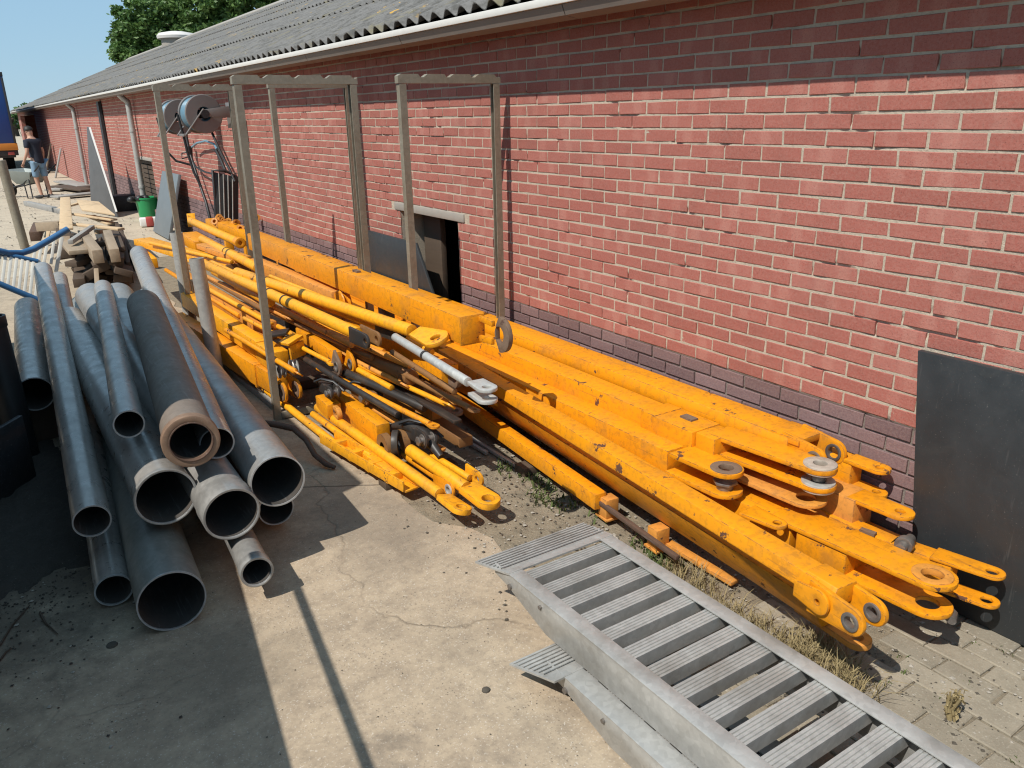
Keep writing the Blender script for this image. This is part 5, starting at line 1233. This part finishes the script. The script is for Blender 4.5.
J = [L(0, 0, .95), L(.02, 0, 1.12), L(.07, 0, 1.32), L(.11, 0, 1.45), L(.15, 0, 1.53), L(.19, 0, 1.62), L(.215, 0, 1.70),
     L(.09, .17, 1.41), L(.04, .24, 1.16), L(.16, .26, .93), L(.21, .265, .86),
     L(.09, -.17, 1.41), L(.02, -.23, 1.16), L(.10, -.26, .92), L(.14, -.265, .85),
     L(.0, .095, .88), L(.05, .10, .50), L(-.02, .10, .10), L(-.03, .10, .055), L(.13, .115, .03),
     L(.0, -.095, .88), L(-.03, -.11, .50), L(-.10, -.12, .10), L(-.11, -.12, .055), L(.05, -.14, .03)]
E_ = [(0, 1), (1, 2), (2, 3), (3, 4), (4, 5), (5, 6), (3, 7), (7, 8), (8, 9), (9, 10), (3, 11), (11, 12), (12, 13), (13, 14), (0, 15), (15, 16), (16, 17), (17, 18), (18, 19), (0, 20), (20, 21), (21, 22), (22, 23), (23, 24)]
R_ = [.145, .125, .145, .09, .055, .088, .082, .062, .042, .030, .034, .062, .042, .030, .034, .088, .058, .038, .042, .03, .088, .058, .038, .042, .03]
vs, fs = skin(J, E_, [r*S_ for r in R_])
m = MB(); m.add(vs, fs)
for hand, s in ((10, 1), (14, -1)):       # fingers curl round the barrow handles
    c_ = J[hand]
    for k in range(4):
        o_ = face*(.0)+lf*(.022*(k-1.5)); ln = (.034, .04, .038, .03)[k]
        m.path([c_+o_, c_+o_+face*.03-UPV*ln, c_+o_+face*.01-UPV*(ln+.03), c_+o_-face*.02-UPV*(ln+.02)], [.011, .010, .009, .007], 6)
    m.path([c_, c_+face*.02+lf*(-.035*s)-UPV*.01, c_+face*.045+lf*(-.03*s)-UPV*.045], [.013, .011, .008], 6)
hd = (J[5]+J[6])/2; fd = (face-UPV*.35).normalized(); up_ = (UPV+face*.35).normalized()
m.lathe(hd+fd*.085*S_-up_*.01, [(0, .028), (.010, .02), (.016, 0), (.012, -.02), (0, -.03)], 8, up_)      # nose
for s in (-1, 1):
    m.lathe(hd+lf*s*.083*S_, [(0, .012), (.02, .008), (.03, 0), (.02, -.008), (0, -.01)], 10, lf)           # ears
body = m.build('body', 'skin', per, smooth=70)
m = MB()
for s in (-1, 1): m.lathe(hd+fd*.078*S_+lf*s*.032+up_*.02, [(0, .008), (.007, .004), (.008, -.004), (0, -.008)], 8, fd)
m.build('eyes', 'hair', per, smooth=60)
m = MB(); m.bar(hd+fd*.082*S_-up_*.045+lf*.022, hd+fd*.082*S_-up_*.045-lf*.022, .008, .006); m.build('mouth', 'red_plastic', per)
# hair cap
m = MB(); vs = []; fs = []; n1, n2 = 20, 9
for i in range(n2):
    th = (i/(n2-1))*1.75
    for k in range(n1):
        ph = 2*math.pi*k/n1; dd = up_*math.cos(th)+(fd*math.cos(ph)+lf*math.sin(ph))*math.sin(th)
        lim = 1.0 if (dd.dot(fd) < .35 or i < 4) else .80
        vs.append(hd+up_*.03+dd*(.106*S_*lim)*(1+.05*math.sin(k*5.3+i*3)))
for i in range(n2-1):
    for k in range(n1): fs.append((i*n1+k, i*n1+(k+1) % n1, (i+1)*n1+(k+1) % n1, (i+1)*n1+k))
m.add(vs, fs); m.build('hair', 'hair', per, smooth=70)
# shirt / shorts follow the body
Js = [L(-.01, 0, .80), L(.02, 0, 1.12), L(.07, 0, 1.32), L(.11, 0, 1.45), L(.09, .175, 1.41), L(.055, .225, 1.24), L(.09, -.175, 1.41), L(.045, -.22, 1.24), L(.135, 0, 1.50)]
vs, fs = skin(Js, [(0, 1), (1, 2), (2, 3), (3, 4), (4, 5), (3, 6), (6, 7), (3, 8)], [r*S_ for r in (.165, .15, .168, .11, .085, .066, .085, .066, .062)])
MB().add(vs, fs).build('t_shirt', 'shirt', per, smooth=70)
Jp = [L(0, 0, .98), L(0, .10, .88), L(.035, .105, .60), L(.04, .105, .52), L(0, -.10, .88), L(-.02, -.112, .60), L(-.025, -.112, .52)]
vs, fs = skin(Jp, [(0, 1), (1, 2), (2, 3), (0, 4), (4, 5), (5, 6)], [r*S_ for r in (.155, .11, .088, .086, .11, .088, .086)])
MB().add(vs, fs).build('shorts', 'denim', per, smooth=70)
for a_, b_ in ((18, 19), (23, 24)):
    m = MB(); A, B = J[a_], J[b_]; m.path([A-face*.05, A+UPV*.005, A.lerp(B, .5), B, B+face*.05], [.03, .05, .046, .042, .02], 12); m.build('shoe', 'shoe', per, smooth=60)
# wheelbarrow
wbp = V((pf.x, pf.y, 0))+face*.62+V((.12, 0, 0))
wb = thing('wheelbarrow', 'grey green wheelbarrow held by the person in the yard', 'wheelbarrow', tuple(wbp))
def Lb_(f_, l_, z): return wbp+face*f_+lf*l_+V((0, 0, z))
m = MB()
outer = [Lb_(-.45, .33, .68), Lb_(.50, .36, .74), Lb_(.50, -.36, .74), Lb_(-.45, -.33, .68)]; inner = [Lb_(-.25, .2, .38), Lb_(.22, .2, .36), Lb_(.22, -.2, .36), Lb_(-.25, -.2, .38)]
ctr = (outer[0]+outer[2])/2
oi = [p+(ctr-p)*.05 for p in outer]; ii = [p+V((0, 0, .02)) for p in inner]
m.add(outer+inner+oi+ii, [(0, 1, 5, 4), (1, 2, 6, 5), (2, 3, 7, 6), (3, 0, 4, 7), (4, 5, 6, 7), (8, 12, 13, 9), (9, 13, 14, 10), (10, 14, 15, 11), (11, 15, 12, 8), (12, 15, 14, 13), (0, 8, 9, 1), (1, 9, 10, 2), (2, 10, 11, 3), (3, 11, 8, 0)])
m.build('tray', 'barrow_grey', wb, bevel=.006)
for s in (1, -1):
    m = MB(); m.path([Lb_(-.95+.2, s*.27, .84), Lb_(-.45, s*.26, .62), Lb_(0, s*.2, .36), Lb_(.55, s*.09, .26), Lb_(.72, s*.07, .20)], .018, 8); m.build('handle', 'dark_steel', wb, smooth=50)
    m = MB(); m.path([Lb_(-.28, s*.24, .5), Lb_(-.3, s*.25, .0), Lb_(-.12, s*.24, .0), Lb_(-.05, s*.21, .38)], .016, 8); m.build('leg', 'dark_steel', wb, smooth=50)
m = MB(); m.lathe(Lb_(.72, -.05, .20), [(.09, 0), (.18, .0), (.2, .03), (.2, .07), (.18, .1), (.09, .1)], 24, lf); m.build('wheel', 'rubber', wb, smooth=40)

# ================================================================== GROUND LITTER (uncountable)
rg = random.Random(21)
def pebbles(name, label, n, area, smin, smax, mat, dens=None):
    m = MB()
    for k in range(n):
        x, y_ = area(rg); s_ = smin*(smax/smin)**rg.random()
        q = [V((rg.uniform(.5, 1), 0, 0)) for _ in range(6)]
        c = V((x, y_, .005+s_*.25)); R = Matrix.Rotation(rg.uniform(0, 6.3), 3, 'Z')
        pts = [c+R@V((s_*rg.uniform(.6, 1.1)*a, s_*rg.uniform(.6, 1.1)*b, s_*.55*rg.uniform(.6, 1)*d)) for a, b, d in ((1, 0, 0), (0, 1, 0), (-1, 0, 0), (0, -1, 0), (0, 0, 1), (0, 0, -.6))]
        m.add(pts, [(0, 1, 4), (1, 2, 4), (2, 3, 4), (3, 0, 4), (1, 0, 5), (2, 1, 5), (3, 2, 5), (0, 3, 5)])
    return tag(m.build(name, mat, smooth=0), label, 'litter', kind='stuff')
pebbles('gravel', 'scattered dark crumbs on the concrete around the pipes', 4500, lambda r: (r.gauss(-.2, .25), r.gauss(4.5, .6)), .003, .009, 'black_earth')
pebbles('grit', 'fine dark grit scattered over the concrete', 500, lambda r: (r.uniform(-.6, 1.7), r.uniform(1.2, 5)), .0015, .0045, 'debris')
pebbles('pale_grit', 'small pale stones on the soil and concrete', 1700, lambda r: (r.uniform(1.65, 2.95), r.uniform(.6, 5)), .003, .014, 'pebble')
pebbles('pale_chips', 'pale chips among the dark earth', 120, lambda r: (r.gauss(-.05, .25), r.gauss(4.3, .7)), .004, .012, 'pebble')
pebbles('yard_rubble', 'loose rubble in the yard behind the wood pile', 500, lambda r: (r.uniform(-1, 2.8), r.uniform(13, 30)), .008, .035, 'debris')
pebbles('yard_stones', 'pale stones in the yard behind the wood pile', 700, lambda r: (r.uniform(-1, 2.8), r.uniform(12, 30)), .008, .03, 'pebble')
def grass(name, label, spots, mat, n, h0, h1, spread, w_):
    m = MB()
    for (x, y_) in spots:
        for k in range(n):
            bx, by = x+rg.gauss(0, spread), y_+rg.gauss(0, spread*1.3); h_ = rg.uniform(h0, h1); a_ = rg.uniform(0, 6.3); ln = h_*rg.uniform(.2, 1.1)
            d = V((math.cos(a_), math.sin(a_), 0)); sd2 = V((-d.y, d.x, 0))*w_*.5; b0 = V((bx, by, 0)); p1_ = b0+d*ln*.35+V((0, 0, h_*.6)); p2_ = b0+d*ln+V((0, 0, h_*rg.uniform(.6, 1)))
            m.add([b0-sd2, b0+sd2, p1_+sd2*.8, p1_-sd2*.8, p2_], [(0, 1, 2, 3), (3, 2, 4)])
    return tag(m.build(name, mat, smooth=0), label, 'grass', kind='stuff')
sp = [(lambda q_: (q_.x, q_.y))(G(x, y_)) for x, y_ in ((700, 590), (725, 610), (750, 628), (770, 640), (790, 652), (808, 660), (825, 668), (838, 676), (850, 684), (812, 648), (830, 655), (680, 575), (842, 690))]
grass('dry_grass', 'dry straw coloured grass between the ramp and the orange beams', sp, 'dry_grass', 110, .02, .11, .035, .0035)
grass('dry_stalks', 'taller dry stalks at the front end of the bright beam', [(q_.x, q_.y) for q_ in (G(835, 690), G(850, 690), G(815, 680))], 'dry_grass', 14, .08, .2, .04, .004)
grass('green_weeds', 'small green weeds on the soil under the orange beams', [(q_.x, q_.y) for q_ in (G(530, 478), G(545, 488), G(540, 500), G(648, 548), G(655, 556), G(662, 566), G(600, 518), G(560, 505), G(505, 470))], 'green_weed', 45, .015, .06, .035, .010)
pebbles('leaf_litter', 'brown crumbs and leaf litter on the soil beside the orange beams', 1600, lambda r: (r.gauss(2.15, .28), r.uniform(.8, 4.2)), .003, .012, 'debris')
pebbles('ramp_grit', 'dirt crumbs on the paving stones under the beam ends', 700, lambda r: (r.uniform(1.95, 2.95), r.uniform(.7, 1.6)), .002, .007, 'debris')
grass('joint_weeds', 'tiny weeds in the joints of the paving stones', [(r_.uniform(2.0, 2.9), r_.uniform(.7, 1.5)) for r_ in [random.Random(8)] for _ in range(26)], 'green_weed', 9, .006, .022, .012, .005)
# dry plant stump in the paving
c_ = G(952, 720)
m = MB()
for k in range(26):
    a_ = rg.uniform(0, 6.3); r_ = rg.uniform(.0, .014); m.path([c_+V((math.cos(a_)*r_, math.sin(a_)*r_, 0)), c_+V((math.cos(a_)*r_*1.3+rg.uniform(-.01, .01), math.sin(a_)*r_+.01, .05)), c_+V((math.cos(a_)*r_*2+rg.uniform(-.015, .015), math.sin(a_)*r_*2, rg.uniform(.06, .12)))], [.004, .005, .003], 5)
for k in range(60):
    q_ = c_+V((rg.gauss(0, .014), rg.gauss(0, .014), rg.uniform(.03, .12))); a_ = V((rg.gauss(0, 1), rg.gauss(0, 1), rg.gauss(0, 1))).normalized()*.012; b_ = a_.cross(V((rg.random(), rg.random(), 1))).normalized()*.006
    m.add([q_-a_, q_+b_, q_+a_, q_-b_], [(0, 1, 2, 3)])
tag(m.build('dry_plant', 'dry_grass', smooth=0, loc=tuple(c_)), 'small dried brown plant sticking up between the paving stones', 'plant')
# twigs
for k, (pts, lab) in enumerate((([(0, 645), (12, 625), (30, 605)], 'thin dark twig on the shaded concrete at the left edge'), ([(40, 612), (45, 622), (58, 634)], 'short bent dark twig on the shaded concrete'), ([(0, 660), (6, 652), (12, 648)], 'tiny dark twig lowest at the left edge'))):
    P_ = [G(x, y_, .012) for x, y_ in pts]; o_ = MB().path(P_, [.005, .004, .002], 6).build('twig', 'wood_dark', smooth=60, loc=tuple(P_[1])); tag(o_, lab, 'twig', 'twigs on the concrete')
for k, (x, y_, s_, lab) in enumerate(((486, 690, .016, 'dark flat clod on the sunlit concrete left of the ramps'), (112, 645, .022, 'dark flat clod on the shaded concrete below the pipes'))):
    c_ = G(x, y_, .006); m = MB(); m.lathe(c_, [(s_, -.003), (s_*.9, .004), (s_*.4, .008), (0, .008)], 9); tag(m.build('earth_clod', 'debris', smooth=40, loc=tuple(c_)), lab, 'clod')
c_ = G(111, 747, .006); m = MB(); m.lathe(c_, [(.007, -.003), (.006, .004), (0, .006)], 7); tag(m.build('pebble', 'pebble', smooth=30, loc=tuple(c_)), 'single pale pebble on the shaded concrete at the bottom left', 'pebble')

# ================================================================== UNSEEN SHADE CASTER left of the view (blocks fitted to the shadow edges)
ft = thing('shade_caster', 'unseen dark blocks left of the pipes, added to cast the shade on them', 'shade caster', (-1.4, 1.5, 0))
dY = V((-.14, -.99, 0)).normalized()
def edge(gx, gy, h_):    # a top edge point of height h_ whose shadow falls on ground point gx, gy
    return V((gx-.75*h_, gy-.22*h_, h_))
e0 = edge(.71, 3.62, 1.25); e1 = e0+dY*7.5
nx = V((-1, .14, 0)).normalized()
m = MB(); m.slab([V((e0.x, e0.y, .55)), V((e1.x, e1.y, .55)), e1, e0], 1.5, nx); m.build('body', 'dark_steel', ft)
r0, r1 = edge(.85, 3.1, 1.52), edge(.85, 3.1, 1.52)+dY*7
m = MB(); m.cyl(r0, r1, .017, 10)
for k in range(5): q_ = r0.lerp(r1, .5+k*.12); m.cyl(q_, V((q_.x, q_.y, 1.2))+nx*.0, .012, 8)
m.build('rail', 'galvanised', ft, smooth=40)
t0 = V((-.3, 3.28, 0))
m = MB(); m.box((-1.1, 3.28+1.4, 1.42), (1.6, 2.8, 1.96)); m.build('tall_shade_block', 'dark_steel', ft, bevel=.02)  # tall block sized for the shade across the pipes
m = MB(); m.box((-1.1, 7.1, 1.0), (1.6, 2.1, 1.16)); m.build('low_shade_block', 'dark_steel', ft, bevel=.02)  # lower block sized for the shade on the far pipe ends
for yy in (t0.y+.7, t0.y+2.4):
    m = MB(); m.lathe((-.75, yy, .36), [(.1, 0), (.34, 0), (.36, .03), (.36, .2), (.34, .23), (.1, .23)], 24, (1, 0, 0)); m.build('wheel', 'rubber', ft, smooth=40)
for o_ in bpy.data.objects:
    for k in ('_loc', '_A', '_d'):
        if k in o_: del o_[k]
print('objects', len(bpy.data.objects))
